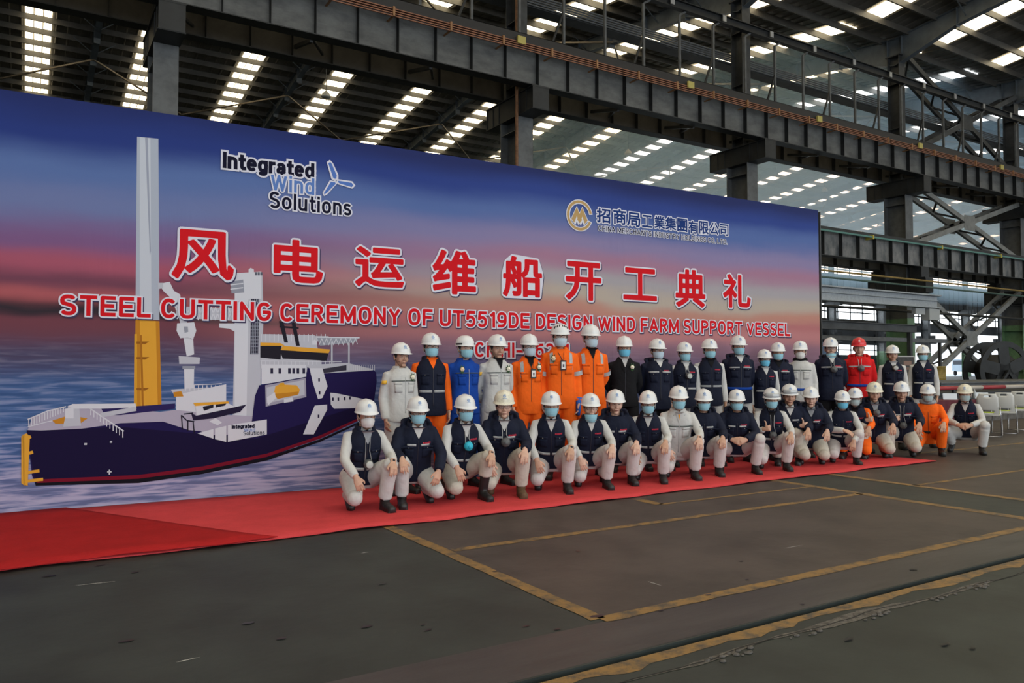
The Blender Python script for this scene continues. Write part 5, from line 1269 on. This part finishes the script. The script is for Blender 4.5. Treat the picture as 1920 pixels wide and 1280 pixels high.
def hair_mesh(m):
    mb = MB(); n = 30; k = 12; vs = []; fs = []
    for i in range(k):
        th = pi*(.02+.60*i/(k-1))
        for j in range(n):
            ph = 2*pi*j/n; x, y, z = sin(th)*cos(ph), sin(th)*sin(ph), cos(th)
            front = max(0, -y); zz = .122*z
            lim = .066 if y < -.45 else (-.012 if y < .1 else -.058)
            zz = max(zz, lim + (.03*(abs(x)) if y < -.45 else 0)); sc = sqrt(max(0.0001, 1-(min(abs(zz)/.128, .99))**2))
            r = sqrt(x*x+y*y) or 1
            X = x/r*.0825*min(1, sc+.0); Y = y/r*(.102*min(1, sc))
            if zz < 0 and y > 0: Y *= 1+.0*zz
            vs.append(V(X, Y+.002, zz))
    fs = [(i*n+j, i*n+(j+1) % n, (i+1)*n+(j+1) % n, (i+1)*n+j) for i in range(k-1) for j in range(n)]
    fs.append(tuple(range(n)))
    mb.add(vs, fs); return mb.mesh('hair', m, True)
def strap_mesh(m):
    mb = MB()
    for s in (-1, 1):
        mb.tube([V(s*.092,-.012,.044), V(s*.080,-.026,-.02), V(s*.066,-.040,-.075), V(s*.038,-.058,-.114), V(0,-.064,-.124)], [(.004,.0015)]*5, n=6, flat=(0,1,0))
        mb.tube([V(s*.090,.05,.044), V(s*.084,.02,-.015), V(s*.076,-.022,-.042)], [(.004,.0015)]*3, n=6, flat=(0,1,0))
    return mb.mesh('chin_strap', m, True)
MH = {'white': mat('helmet_white', (.70,.71,.72), .28, spec=.5), 'cream': mat('helmet_cream', (.66,.63,.52), .4, var=.12, vscale=30), 'red': mat('helmet_red', (.60,.02,.03), .3)}
MBLUE = mat('emblem_blue', (.05,.22,.55), .5)
MBLK = mat('black_strap', (.012,.012,.014), .6)
GEAR = dict(
    helmet={k: helmet_mesh(v) for k, v in MH.items()}, climb=helmet_mesh(MH['white'], tall=.93, peak=.012),
    emblem=emblem_mesh(MBLUE), emblem_w=emblem_mesh(mat('emblem_white', (.75,.72,.70), .5), r=.016),
    vents=[dome_patch(mat('vent_black', (.02,.02,.022), .7), a, a+9, e, e+17, .0025, .93, 'vent', 4, 4) for a, e in ((-34, 34), (-17, 40), (8, 40), (25, 34), (-52, 26), (43, 26))],
    side_band=[dome_patch(MBLK, s*70-26, s*70+26, 1, 9, .003, .93, 'rim_band', 8, 2) for s in (-1, 1)],
    goggle=dome_patch(mat('goggle_lens', (.42,.44,.46), .12, spec=.8), -52, 52, 3, 24, .014, 1.0, 'goggles', 14, 4),
    goggle_strap=dome_patch(MBLK, 52, 308, 8, 15, .003, 1.0, 'goggle_strap', 20, 2),
    mask_blue=mask_mesh(mat('mask_blue', (.27,.52,.62), .8, bump=.15, bscale=60)), mask_bright=mask_mesh(mat('mask_bright_blue', (.13,.46,.66), .8)),
    mask_pale=mask_mesh(mat('mask_pale', (.46,.57,.66), .8)), mask_grey=mask_mesh(mat('mask_grey', (.36,.45,.46), .8)),
    mask_n95=mask_mesh(mat('mask_white', (.66,.65,.64), .8), 'n95'),
    glasses=glasses_mesh([mat('spectacle_frame', (.02,.02,.022), .35), mat('spectacle_lens', (.7,.75,.8), .05, alpha=.12)]),
    lips=lips_mesh(), eye=eye_mesh(), brow=brow_mesh(), hair=hair_mesh(MC['hair']), strap=strap_mesh(MBLK))
# ---- cloth materials
def cloth(n, c, **k):
    a = dict(rough=.85, var=.10, vscale=9, bump=.55, bscale=11, spec=.2); a.update(k); return mat(n, c, **a)
CL = dict(navy=cloth('navy_cloth', (.0055,.0085,.024), spec=.22, rough=.75), white=cloth('white_cloth', (.52,.515,.505), var=.05), beige=cloth('beige_cloth', (.50,.46,.40), var=.08), paleg=cloth('pale_trouser_cloth', (.54,.50,.49), var=.05),
    orange=cloth('orange_cloth', (.86,.13,.010), var=.06), blue=cloth('royal_blue_cloth', (.006,.050,.30)), black=cloth('black_cloth', (.008,.008,.010)), red=cloth('red_cloth', (.56,.010,.012)),
    grey=cloth('grey_cloth', (.28,.29,.31)))
REF = mat('reflective_band', (.36,.37,.38), .35, var=.1, vscale=40); REFD = mat('dark_stripe', (.075,.09,.085), .6)
REDT = mat('chest_lettering_red', (.45,.02,.05), .7); YEL = mat('arm_badge_yellow', (.75,.42,.04), .7)
SNAP = mat('snap_metal', (.45,.42,.36), .35, metal=.8); ZIP = mat('zip_dark', (.02,.02,.03), .5)
BOOT = mat('boot_black', (.012,.012,.013), .45, bump=.2); BOOTB = mat('boot_brown', (.10,.055,.025), .7, var=.3, vscale=25)
GLV = mat('glove_blue', (.02,.10,.45), .8); RESP = mat('respirator_grey', (.09,.095,.10), .5); RESPL = mat('respirator_light', (.45,.46,.44), .6)
RESPC = mat('respirator_cyan', (.02,.42,.58), .55); CORD = mat('cord_grey', (.36,.36,.36), .7); GRN = mat('leaf_green', (.03,.09,.03), .7); FLW = mat('flower_cream', (.75,.58,.40), .8); FLW2 = mat('flower_white', (.8,.76,.62), .8)
PC = {}
def cached(key, fn):
    if key not in PC: PC[key] = fn()
    return PC[key]
def copy_mat(me, key, m):
    def f():
        c = me.copy(); c.materials.clear(); c.materials.append(m); return c
    return cached(key, f)
def jk(pose, typ): 
    return cached((pose, typ), lambda: (lambda me: (me, Surf(me, POSES[pose])))(build_jacket(POSES[pose], typ, hash_(pose+typ))))
def hash_(s): return sum(ord(c)*(i+3) for i, c in enumerate(s)) % 997
def decal(pose, typ, key, m, fn, name):
    def f():
        mb = MB(); fn(jk(pose, typ)[1], mb); me = mb.mesh(name, m, name not in ('shirt_collar', 'chest_lettering')); return fixn(me)
    return cached((pose, typ, key), f)
NREF = (.28, .31)
def person(label, x, ytop, Y, pose, top, lower='white', hat='white', mask=None, glasses=False, skin=0, sleeves=None, extras=(), dy=0.0, yawk=.85, boots='black', under='white', turn=0.0, wide=1.0):
    P = POSES[pose]; wp = PY(x, ytop, Y)
    tall = 1.0
    ztop = P['head'].z + .171*cos(P['tilt'])
    hx, hy = P['head'].x, P['head'].y
    s = wp[2]/ztop; s = s*(1+0)
    fx = min(1, max(0, (x-700)/1050)); jit = ((x*37) % 15)-7
    yaw = -atan2(wp[0], wp[1]) + radians((20-15*fx if P['kind'] == 'stand' else 13-12*fx) + turn + jit)
    ox = hx*cos(yaw)-hy*sin(yaw); oy = hx*sin(yaw)+hy*cos(yaw)
    body = copy_mat(cached((pose, 'body'), lambda: build_body(P)), (pose, 'body', skin), MSKIN[skin])
    o = obj('person', body, label=label, cat='person', group='workers in the group photograph'); o['_p'] = 1; del o['_p']
    o.location = (wp[0]-ox*s, wp[1]-oy*s, 0); o.rotation_euler = (0, 0, yaw); o.scale = (s*wide, s*wide, s)
    HM = head_matrix(P)
    def part(name, me, mw=None, par=None, lab=None):
        return obj(name, me, parent=par or o, mw=mw, label=lab)
    # --- clothes
    tallb = 'tallboots' in extras
    tm = cached((pose, 'trousers', tallb), lambda: build_trousers(P, seed=hash_(pose), boots=tallb))
    tr = part('trousers', copy_mat(tm, (pose, 'trousers', tallb, lower), CL[lower]))
    for S in 'RL':
        bk = BOOTB if boots == 'brown' else BOOT
        part('boot', cached((pose, 'boot', S, boots, tallb), lambda: boot_mesh(P, S, bk, tallb)))
    typ, colr = top
    if typ == 'vest':
        sm = cached((pose, 'sleeves'), lambda: build_sleeves(P, hash_(pose)))
        part('jacket', copy_mat(sm, (pose, 'sleeves', sleeves or 'white'), CL[sleeves or 'white']), lab=None)
    me, sf = jk(pose, typ)
    nm = {'vest': 'vest', 'coverall': 'coverall_top'}.get(typ, 'jacket')
    g = part(nm, copy_mat(me, (pose, typ, colr), CL[colr]))
    D = lambda key, m, fn, name, lab=None: part(name, decal(pose, typ, key, m, fn, name), par=g, lab=lab)
    sq = P['kind'] == 'squat'
    part('collar', cached((pose, typ, colr, 'collar'), lambda: collar_mesh(P, typ, CL[colr])), par=g)
    # neck opening: shirt and its collar points
    def shirt(sf, mb):
        p, up, r, f = spine(P, .99)
        for sgn in (-1, 1):
            a = p + r*(sgn*.050) - f*.062 + up*.035; b = p - f*.090 - up*.012 + r*(sgn*.006); c = p + r*(sgn*.048) - f*.094 - up*.055; d_ = p + r*(sgn*.070) - f*.055 - up*.0
            q = [a, b, c, d_]; mb.add(q+[v+f*.012 for v in q], [(0,1,2,3),(7,6,5,4),(0,4,5,1),(1,5,6,2),(2,6,7,3),(3,7,4,0)])
    def chestv(sf, mb):
        rows, cols = 8, 5; vs = []
        for i in range(rows):
            q = i/(rows-1); t = .99-(.225 if typ != 'padded' else .19)*q
            for j in range(cols): vs.append(sf.at((-25+50*j/(cols-1))*(1-q*.96), t, .009))
        mb.add(vs, [(i*cols+j, i*cols+j+1, (i+1)*cols+j+1, (i+1)*cols+j) for i in range(rows-1) for j in range(cols-1)])
    if under:
        um = CL[under]; D(('shirt', under), um, shirt, 'shirt_collar'); D(('chestv', under), um, chestv, 'shirt_front')
    if typ in ('vest', 'slim', 'padded', 'coverall'):
        D(('zip', colr), ZIP if colr in ('navy', 'black', 'orange', 'red') else REF, lambda sf, mb: sf.patch(mb, -1.2, 1.2, .05 if not sq else .12, .76, .003, 2, 16), 'zip')
    if typ != 'slim' or colr != 'black':
        for sg in (-1, 1):
            D(('flap', sg, colr), CL[colr], lambda sf, mb, sg=sg: sf.patch(mb, sg*16, sg*52, .615, .66, .009, 6, 2), 'pocket_flap')
            D(('pkt', sg, colr), CL[colr], lambda sf, mb, sg=sg: sf.patch(mb, sg*17, sg*51, .44, .612, .005, 6, 4), 'chest_pocket')
            if colr in ('navy', 'orange', 'red'):
                D(('snap', sg), SNAP, lambda sf, mb, sg=sg: mb.ell(sf.at(sg*34, .632, .010), .0052, n=8, m=6), 'snap')
    if 'text' in extras: 
        def txt(sf, mb):
            mb.ell(sf.at(19, .715, .004), (.009,.004,.009), n=8, m=6)
            for k in range(7): sf.patch(mb, 23.5+k*3.1, 25.7+k*3.1, .70, .73-(k % 2)*.006, .007, 2, 2)
        D('text', REDT, txt, 'chest_lettering')
    if 'band_low' in extras:
        D('bandl', REF, lambda sf, mb: sf.patch(mb, -62, -5, .29, .335, .007, 9, 2), 'reflective_band'); D('bandr', REF, lambda sf, mb: sf.patch(mb, 5, 62, .29, .335, .007, 9, 2), 'reflective_band')
    if 'band_high' in extras:
        D('bandhl', REF, lambda sf, mb: sf.patch(mb, -40 if sq else -54, -9, .665, .70, .0115, 8, 2), 'reflective_band'); D('bandhr', REF, lambda sf, mb: sf.patch(mb, 9, 40 if sq else 54, .665, .70, .0115, 8, 2), 'reflective_band')
    if 'stripe' in extras:
        D('stl', REFD, lambda sf, mb: sf.patch(mb, -60, -3, .675, .695, .011, 9, 2), 'chest_stripe'); D('str', REFD, lambda sf, mb: sf.patch(mb, 3, 60, .675, .695, .011, 9, 2), 'chest_stripe')
    if 'belt' in extras:
        D(('belt', colr), CL['blue'] if colr == 'white' or colr == 'navy' or colr == 'red' else MBLK, lambda sf, mb: sf.patch(mb, -75, 75, .15, .21, .010, 14, 2), 'belt')
    if 'shoulder' in extras:
        def shb(sgn):
            def f(sf, mb):
                sh = P['shR' if sgn < 0 else 'shL']; c = V(sgn*.11, sh.y, sh.z)
                vs = []
                for j in range(6):
                    a = radians(-62+j*16); 
                    for dx in (-.018, .018):
                        o0 = c+V(dx+ (0), 0, -.02); d = V(0, -cos(a), sin(a)+.35).normalized()
                        loc = o0; h = None
                        for _ in range(3):
                            l2, no, ix, ds = sf.bvh.ray_cast(loc, d)
                            if l2 is None: break
                            h = l2
                            if no.dot(d) > 0: break
                            loc = l2+d*.002
                        vs.append((h if h is not None else o0+d*.08)+d*.005)
                mb.add(vs, [(2*j, 2*j+1, 2*j+3, 2*j+2) for j in range(5)])
            return f
        D('shR', REF, shb(-1), 'reflective_band'); D('shL', REF, shb(1), 'reflective_band')
    if 'armband' in extras:
        for S in 'RL':
            def ab(sf, mb, S=S):
                a, b = P['sh'+S], P['el'+S]; q0 = a.lerp(b, .62); q1 = a.lerp(b, .80); mb.tube([q0, q1], [.073, .072], n=14, caps=False)
            D(('ab', S), REF, ab, 'reflective_band')
    if 'armpatch' in extras:
        def ap(sf, mb):
            a, b = P['shR'], P['elR']; q = a.lerp(b, .32)+V(-.045,-.052,0); d = (b-a).normalized(); r = V(.8,-.6,0).normalized()
            pts = [q+r*.028+d*.02, q-r*.028+d*.02, q-r*.028-d*.022, q+r*.028-d*.022]; nn = V(-.5,-.8,.1)*.012
            mb.add([p_+nn for p_ in pts]+[p_-nn for p_ in pts], [(0,1,2,3),(7,6,5,4),(0,4,5,1),(1,5,6,2),(2,6,7,3),(3,7,4,0)])
        D('armpatch', YEL, ap, 'arm_badge', 'yellow sleeve badge')
    if 'lapel' in extras:
        for sg in (-1, 1):
            D(('lapel', sg), CL['black'], lambda sf, mb, sg=sg: mb.add([sf.at(sg*20, .95, .012), sf.at(sg*8, .84, .016), sf.at(0, .62, .014), sf.at(sg*20, .78, .012)], [(0,1,2,3)]), 'lapel')
    for e in extras:
        if e in ('corsage_l', 'corsage_r'):
            sg = 1 if e == 'corsage_r' else -1
            c = sf.at(sg*34, .76, .022); mb = MB()
            for k, (a, ln) in enumerate([(1.2,.05),(1.9,.056),(2.6,.04),(3.4,.035),(4.3,.05),(4.75,.06),(5.2,.045),(.3,.035)]):
                d = V(cos(a), -.2, sin(a)); tn = V(-sin(a),0,cos(a)); mb.add([c+d*.008, c+d*.03+tn*.009, c+d*ln, c+d*.03-tn*.009, c+d*.03-V(0,.006,0)], [(0,1,4),(1,2,4),(2,3,4),(3,0,4)])
            fl = part('corsage', mb.mesh('corsage', GRN), par=g, lab='cream flower corsage with green leaves') if False else part('corsage', mb.mesh('corsage', GRN), lab='cream flower corsage with green leaves')
            mb = MB()
            for k in range(6): a = k*1.05; mb.ell(c+V(cos(a)*.013,-.012,sin(a)*.013), (.014,.011,.014), n=8, m=6)
            mb.ell(c+V(0,-.018,0), .014, n=8, m=6); part('flower', mb.mesh('flower', FLW if sg < 0 else FLW2, True), par=fl)
        if e == 'lanyard':
            mb = MB(); c = sf.at(6, .62, .03)
            for sg in (-1, 1): mb.tube([spine(P, 1.0)[0]+V(sg*.05,-.05,.01), sf.at(sg*12, .85, .014), c+V(sg*.004,0,.05)], .0035, n=5)
            ly = part('lanyard', mb.mesh('lanyard', MBLK, True)); mb = MB(); mb.box(c.x-.033, c.x+.033, c.y-.004, c.y+.004, c.z-.055, c.z+.055)
            bd = part('id_badge', mb.mesh('id_badge', MBLK), par=ly); mb = MB(); y = c.y-.0055
            mb.add([(c.x-.022,y,c.z-.04),(c.x+.022,y,c.z-.04),(c.x+.022,y,c.z+.038),(c.x-.022,y,c.z+.038)], [(0,1,2,3)]); mb.cur = 1
            mb.add([(c.x-.008,y-.0008,c.z-.022),(c.x+.010,y-.0008,c.z-.022),(c.x+.010,y-.0008,c.z+.012),(c.x-.008,y-.0008,c.z+.012)], [(0,1,2,3)])
            b2 = part('card', mb.mesh('card', [mat('card_white', (.75,.73,.72), .6), mat('card_print', (.06,.05,.07), .7)]), par=ly)
        if e.startswith('resp'):
            k = e.split('_')[1]; t = {'hi': .78, 'mid': .62, 'low': .44}[e.split('_')[2] if len(e.split('_')) > 2 else 'mid']
            c = sf.at(4, t, .05); mb = MB()
            for sg in (-1, 1): mb.tube([spine(P, 1.0)[0]+V(sg*.045,-.06,.02), sf.at(sg*9, .86, .014), sf.at(sg*7, (t+.86)/2, .016), c+V(sg*.035,.01,.02)], .0042, n=5)
            cd = part('respirator_strap', mb.mesh('respirator_strap', CORD, True), lab='pale elastic strap of the hanging respirator')
            mb = MB(); mb.lathe((c.x, c.y, c.z), [(.046,.018),(.050,.008),(.045,-.012),(.030,-.030),(.014,-.036)], n=16, ax='y')
            m_ = {'grey': RESP, 'light': RESP, 'cyan': RESPC}[k]
            rp = part('respirator', fixn(mb.mesh('respirator', m_, True)), par=cd)
            if k == 'cyan':
                pass
            mb = MB(); r_ = .036 if k == 'light' else .016
            mb.lathe((c.x, c.y-.036, c.z-.004), [(r_,.008),(r_,-.010),(r_*.8,-.014)], n=14, ax='y'); part('filter', fixn(mb.mesh('filter', RESPL if k == 'light' else m_, True)), par=cd)
        if e == 'watch':
            S = 'L'; w, el = P['wr'+S], P['el'+S]; d = (el-w).normalized(); mb = MB(); mb.tube([w+d*.012, w+d*.028], [.031,.032], n=14); mb.ell(w+d*.02+V(0,-.028,.008), (.015,.009,.015), n=12, m=6)
            part('watch', mb.mesh('watch', MBLK, True))
        if e == 'cuffs' or e == 'gloves':
            S = 'L'; w = P['wr'+S]; d = P['hd'+S].normalized(); mb = MB(); mb.tube([w-d*.05, w, w+d*.05, w+d*.10, w+d*.15], [.042,.034,(.028,.046),(.026,.044),(.018,.030)], n=12, flat=tuple(P['pn'+S])); part('glove', mb.mesh('glove', GLV, True), lab='blue work glove')
        if e == 'hoodie':
            p, up, r, f = spine(P, .98); mb = MB(); n = 14
            mb.tube([p+V(.09*sin(a), .085*cos(a)-.01, .02+.012*cos(a)) for a in [2*pi*i/n for i in range(n+1)]], .036, n=10)
            part('hood', remesh(mb, .012, 2, None, (CL['grey'],), 'hood', wr=.003), lab='grey hood around the neck')
        if e == 'scarf':
            p, up, r, f = spine(P, .99); mb = MB(); n = 14
            mb.tube([p+V(.080*sin(a), .075*cos(a), .015+.012*cos(a)) for a in [2*pi*i/n for i in range(n+1)]], .033, n=10)
            part('scarf', remesh(mb, .012, 2, None, (CL['black'],), 'scarf', wr=.003), lab='dark scarf around the neck')
        if e == 'tee': D('tee', mat('tee_orange', (.75,.30,.02), .8), lambda sf, mb: mb.add([sf.at(-6, .93, .012), sf.at(6, .93, .012), sf.at(0, .82, .012)], [(0,2,1)]), 'tee_shirt')
    # --- head
    def hp(name, me, loc=(0,0,0), lab=None, par=None): return part(name, me, mw=HM @ Matrix.Translation(loc), lab=lab, par=par)
    for sg in (-1, 1):
        hp('eye', GEAR['eye'], (sg*.030, -.0865, -.001)); hp('eyebrow', GEAR['brow'], (sg*.031, -.0925, .021))
    hp('hair', GEAR['hair'])
    if not mask or mask == 'chin': hp('lips', GEAR['lips'], (0, -.0925, -.071))
    HT = HM
    if hat == 'climb':
        h = part('helmet', GEAR['climb'], mw=HT)
        for v in (GEAR['vents'] if 'vents' in extras else GEAR['side_band']): part('vent' if 'vents' in extras else 'rim_band', v, par=h)
    else:
        h = part('helmet', GEAR['helmet'][hat], mw=HT)
        if 'noemblem' not in extras: part('emblem', GEAR['emblem_w' if hat == 'red' else 'emblem'], par=h)
        if 'goggles' in extras:
            gg = part('goggles', GEAR['goggle'], mw=HT); part('goggle_strap', GEAR['goggle_strap'], par=gg)
    hp('chin_strap', GEAR['strap'])
    if mask:
        if mask == 'chin': hp('face_mask', GEAR['mask_blue'], (0, .012, -.062), 'blue mask pulled down under the chin')
        else: hp('face_mask', GEAR['mask_'+mask])
    if glasses: hp('glasses', GEAR['glasses'])
    return o
VB = ('band_low', 'text'); JB = ('band_high', 'text')
PEOPLE = [
 # back row, left to right
 ("man standing at the left end of the back row, white jacket, yellow sleeve badge, corsage", 752, 641, 8.02, 'sA', ('slim','white'), dict(lower='white', extras=('stripe','armpatch','corsage_r'), under=None)),
 ("standing worker in navy vest over orange sleeves, glasses and face mask", 808, 623, 8.15, 'sA', ('vest','navy'), dict(lower='orange', sleeves='orange', mask='blue', glasses=True, extras=('band_low',), under='orange')),
 ("standing man in royal blue jacket and climbing helmet with face mask and corsage", 872, 626, 8.1, 'sB', ('slim','blue'), dict(lower='blue', hat='climb', mask='blue', extras=('stripe','corsage_l'), under=None, skin=1)),
 ("standing man without mask in white jacket with corsage, between blue jacket and orange coverall", 932, 626, 8.02, 'sB', ('slim','white'), dict(extras=('stripe','armpatch','corsage_r'), under='black')),
 ("man in orange coverall with tilted helmet, glasses and badge, left of the three coveralls", 992, 625, 8.2, 'sA', ('coverall','orange'), dict(lower='orange', mask='pale', glasses=True, skin=1, extras=('shoulder','lanyard','corsage_r','noemblem'), under='black', turn=-8)),
 ("tallest man in orange coverall, vented climbing helmet, badge lanyard and blue glove", 1050, 604, 8.02, 'sA', ('coverall','orange'), dict(lower='orange', hat='climb', mask='pale', glasses=True, skin=1, extras=('vents','shoulder','armband','lanyard','corsage_l','gloves'), under=None)),
 ("man in orange coverall with dark raised collar and no badge", 1107, 607, 8.02, 'sB', ('coverall','orange'), dict(lower='orange', mask='pale', glasses=True, skin=1, extras=('shoulder','noemblem','armband'), under='black')),
 ("man in black suit and white shirt with a flower on the lapel", 1170, 629, 8.12, 'sB', ('slim','black'), dict(lower='black', mask='bright', extras=('lapel','corsage_r','noemblem'), under='white')),
 ("standing worker in hooded navy jacket with glasses, right of the black suit", 1232, 634, 8.0, 'sB', ('padded','navy'), dict(lower='black', mask='pale', glasses=True, extras=JB, under='white')),
 ("standing worker in navy vest with pale respirator hanging on the chest", 1283, 640, 8.12, 'sA', ('vest','navy'), dict(mask='blue', glasses=True, extras=VB+('resp_light_mid',))),
 ("standing worker in buttoned navy vest with white sleeves, left of the open hooded jacket", 1330, 634, 8.0, 'sA', ('vest','navy'), dict(mask='blue', extras=VB, under='black')),
 ("tall standing worker in hooded navy jacket open over a white collar", 1384, 628, 8.08, 'sB', ('padded','navy'), dict(mask='blue', extras=JB+('belt',), under='white')),
 ("shorter standing worker in navy vest with bright blue mask", 1433, 654, 7.95, 'sA', ('vest','navy'), dict(mask='bright', glasses=True, extras=VB)),
 ("standing worker in navy jacket half behind the shorter vested worker", 1458, 641, 8.12, 'sB', ('padded','navy'), dict(mask='blue', extras=JB, under='black')),
 ("standing worker in white jacket with dark scarf, white mask and blue belt", 1500, 638, 8.0, 'sA', ('slim','white'), dict(mask='n95', extras=('stripe','scarf','belt'), under=None)),
 ("standing worker in navy hooded jacket with mask under the chin and glasses", 1557, 632, 7.95, 'sB', ('padded','navy'), dict(mask='chin', glasses=True, lower='black', skin=1, extras=JB+('resp_grey_mid',), under='white')),
 ("standing man in red jacket and red helmet", 1610, 632, 8.0, 'sB', ('padded','red'), dict(hat='red', lower='white', skin=1, extras=JB+('resp_grey_mid','belt'), under=None)),
 ("standing worker without mask in navy vest, respirator held high under the chin", 1673, 646, 7.95, 'sA', ('vest','navy'), dict(extras=VB+('resp_light_hi',), lower='white')),
 ("masked worker standing at the right end of the back row in navy vest", 1730, 646, 7.9, 'sA', ('vest','navy'), dict(mask='blue', extras=VB, lower='white')),
 # front row, left to right
 ("worker squatting at the front row's left end in white cone mask and navy vest", 687, 747, 7.28, 'q0', ('vest','navy'), dict(mask='n95', extras=('band_low','resp_light_low','watch'), lower='white', under='grey')),
 ("squatting worker in dark hooded jacket with arms over both knees, second from left in front", 783, 742, 7.3, 'q0m', ('padded','navy'), dict(mask='blue', glasses=True, extras=JB)),
 ("squatting worker with cyan respirator on navy vest and tall black boots", 872, 738, 7.32, 'q0', ('vest','navy'), dict(mask='blue', glasses=True, lower='beige', extras=VB+('resp_cyan_mid','watch','tallboots'))),
 ("squatting man in cream helmet and glasses, navy jacket, brown boots", 945, 730, 7.33, 'q0', ('padded','navy'), dict(hat='cream', glasses=True, lower='beige', boots='brown', skin=1, extras=JB+('resp_grey_mid',))),
 ("masked worker in navy vest squatting just right of the cream helmet and brown boots", 1033, 732, 7.3, 'q0', ('vest','navy'), dict(mask='blue', extras=VB+('watch',), lower='paleg')),
 ("squatting worker with glasses and mask pulled under the chin, navy vest", 1107, 736, 7.28, 'q0', ('vest','navy'), dict(mask='chin', glasses=True, extras=VB, lower='paleg', skin=1)),
 ("bare faced man squatting in navy hooded jacket below the black suit", 1154, 729, 7.38, 'q0', ('padded','navy'), dict(skin=1, extras=('band_high','text'), lower='paleg', under=None)),
 ("squatting worker in navy vest, glasses and mask, dark tie, left of the white jacket", 1215, 731, 7.3, 'q0', ('vest','navy'), dict(mask='blue', glasses=True, extras=VB, lower='paleg')),
 ("squatting worker in white jacket with orange shirt at the neck and wristwatch", 1272, 722, 7.3, 'q0', ('slim','white'), dict(mask='blue', extras=('stripe','tee','watch'), skin=1, lower='paleg', under='white')),
 ("squatting worker in plain navy jacket, right of the white jacket", 1319, 728, 7.36, 'q0', ('padded','navy'), dict(mask='blue', glasses=True, extras=('band_high',), lower='paleg', under=None)),
 ("squatting worker in bulky navy jacket with both hands low between the knees", 1381, 729, 7.3, 'q1', ('padded','navy'), dict(mask='blue', glasses=True, extras=JB, lower='paleg', under=None)),
 ("masked worker with goggles on the helmet giving a thumbs up in navy vest", 1446, 726, 7.25, 'q2', ('vest','navy'), dict(mask='blue', extras=VB+('goggles','resp_grey_low'), lower='paleg', under='black')),
 ("bare faced worker with goggles on the helmet, jacket open over white shirt", 1480, 719, 7.45, 'q4', ('padded','navy'), dict(extras=('goggles','band_high'), lower='beige', under='white')),
 ("smiling bare faced young worker giving a thumbs up in navy jacket", 1520, 724, 7.3, 'q4', ('padded','navy'), dict(extras=JB, skin=1, lower='beige', under='grey')),
 ("squatting worker with arms crossed over the knee, glasses and bright mask", 1579, 731, 7.15, 'q3', ('vest','navy'), dict(mask='bright', glasses=True, extras=VB, lower='paleg', under=None)),
 ("squatting worker in navy vest over orange sleeves with orange trousers", 1603, 726, 7.42, 'q4', ('vest','navy'), dict(mask='grey', glasses=True, lower='orange', sleeves='orange', extras=('text',), under='black')),
 ("squatting man in dirty cream helmet with decals and thumbs up, respirator at neck", 1639, 715, 7.3, 'q4', ('padded','navy'), dict(hat='cream', lower='beige', extras=JB+('resp_grey_hi',), under='grey')),
 ("squatting bare faced man in navy jacket, thumb up, left of the orange hooded coverall", 1690, 714, 7.2, 'q4', ('padded','navy'), dict(lower='beige', extras=JB+('resp_grey_low',), under=None)),
 ("squatting worker in orange coverall with grey hood and black belt", 1739, 719, 7.2, 'q0', ('coverall','orange'), dict(mask='grey', lower='orange', extras=('hoodie','belt'), under=None)),
 ("worker squatting with clasped hands at the right end of the front row", 1809, 719, 6.98, 'q1', ('vest','navy'), dict(mask='grey', hat='cream', lower='white', extras=VB)),
]
for lb, x, yt, Y, pose, top, kw in PEOPLE: person(lb, x, yt, Y, pose, top, **kw)
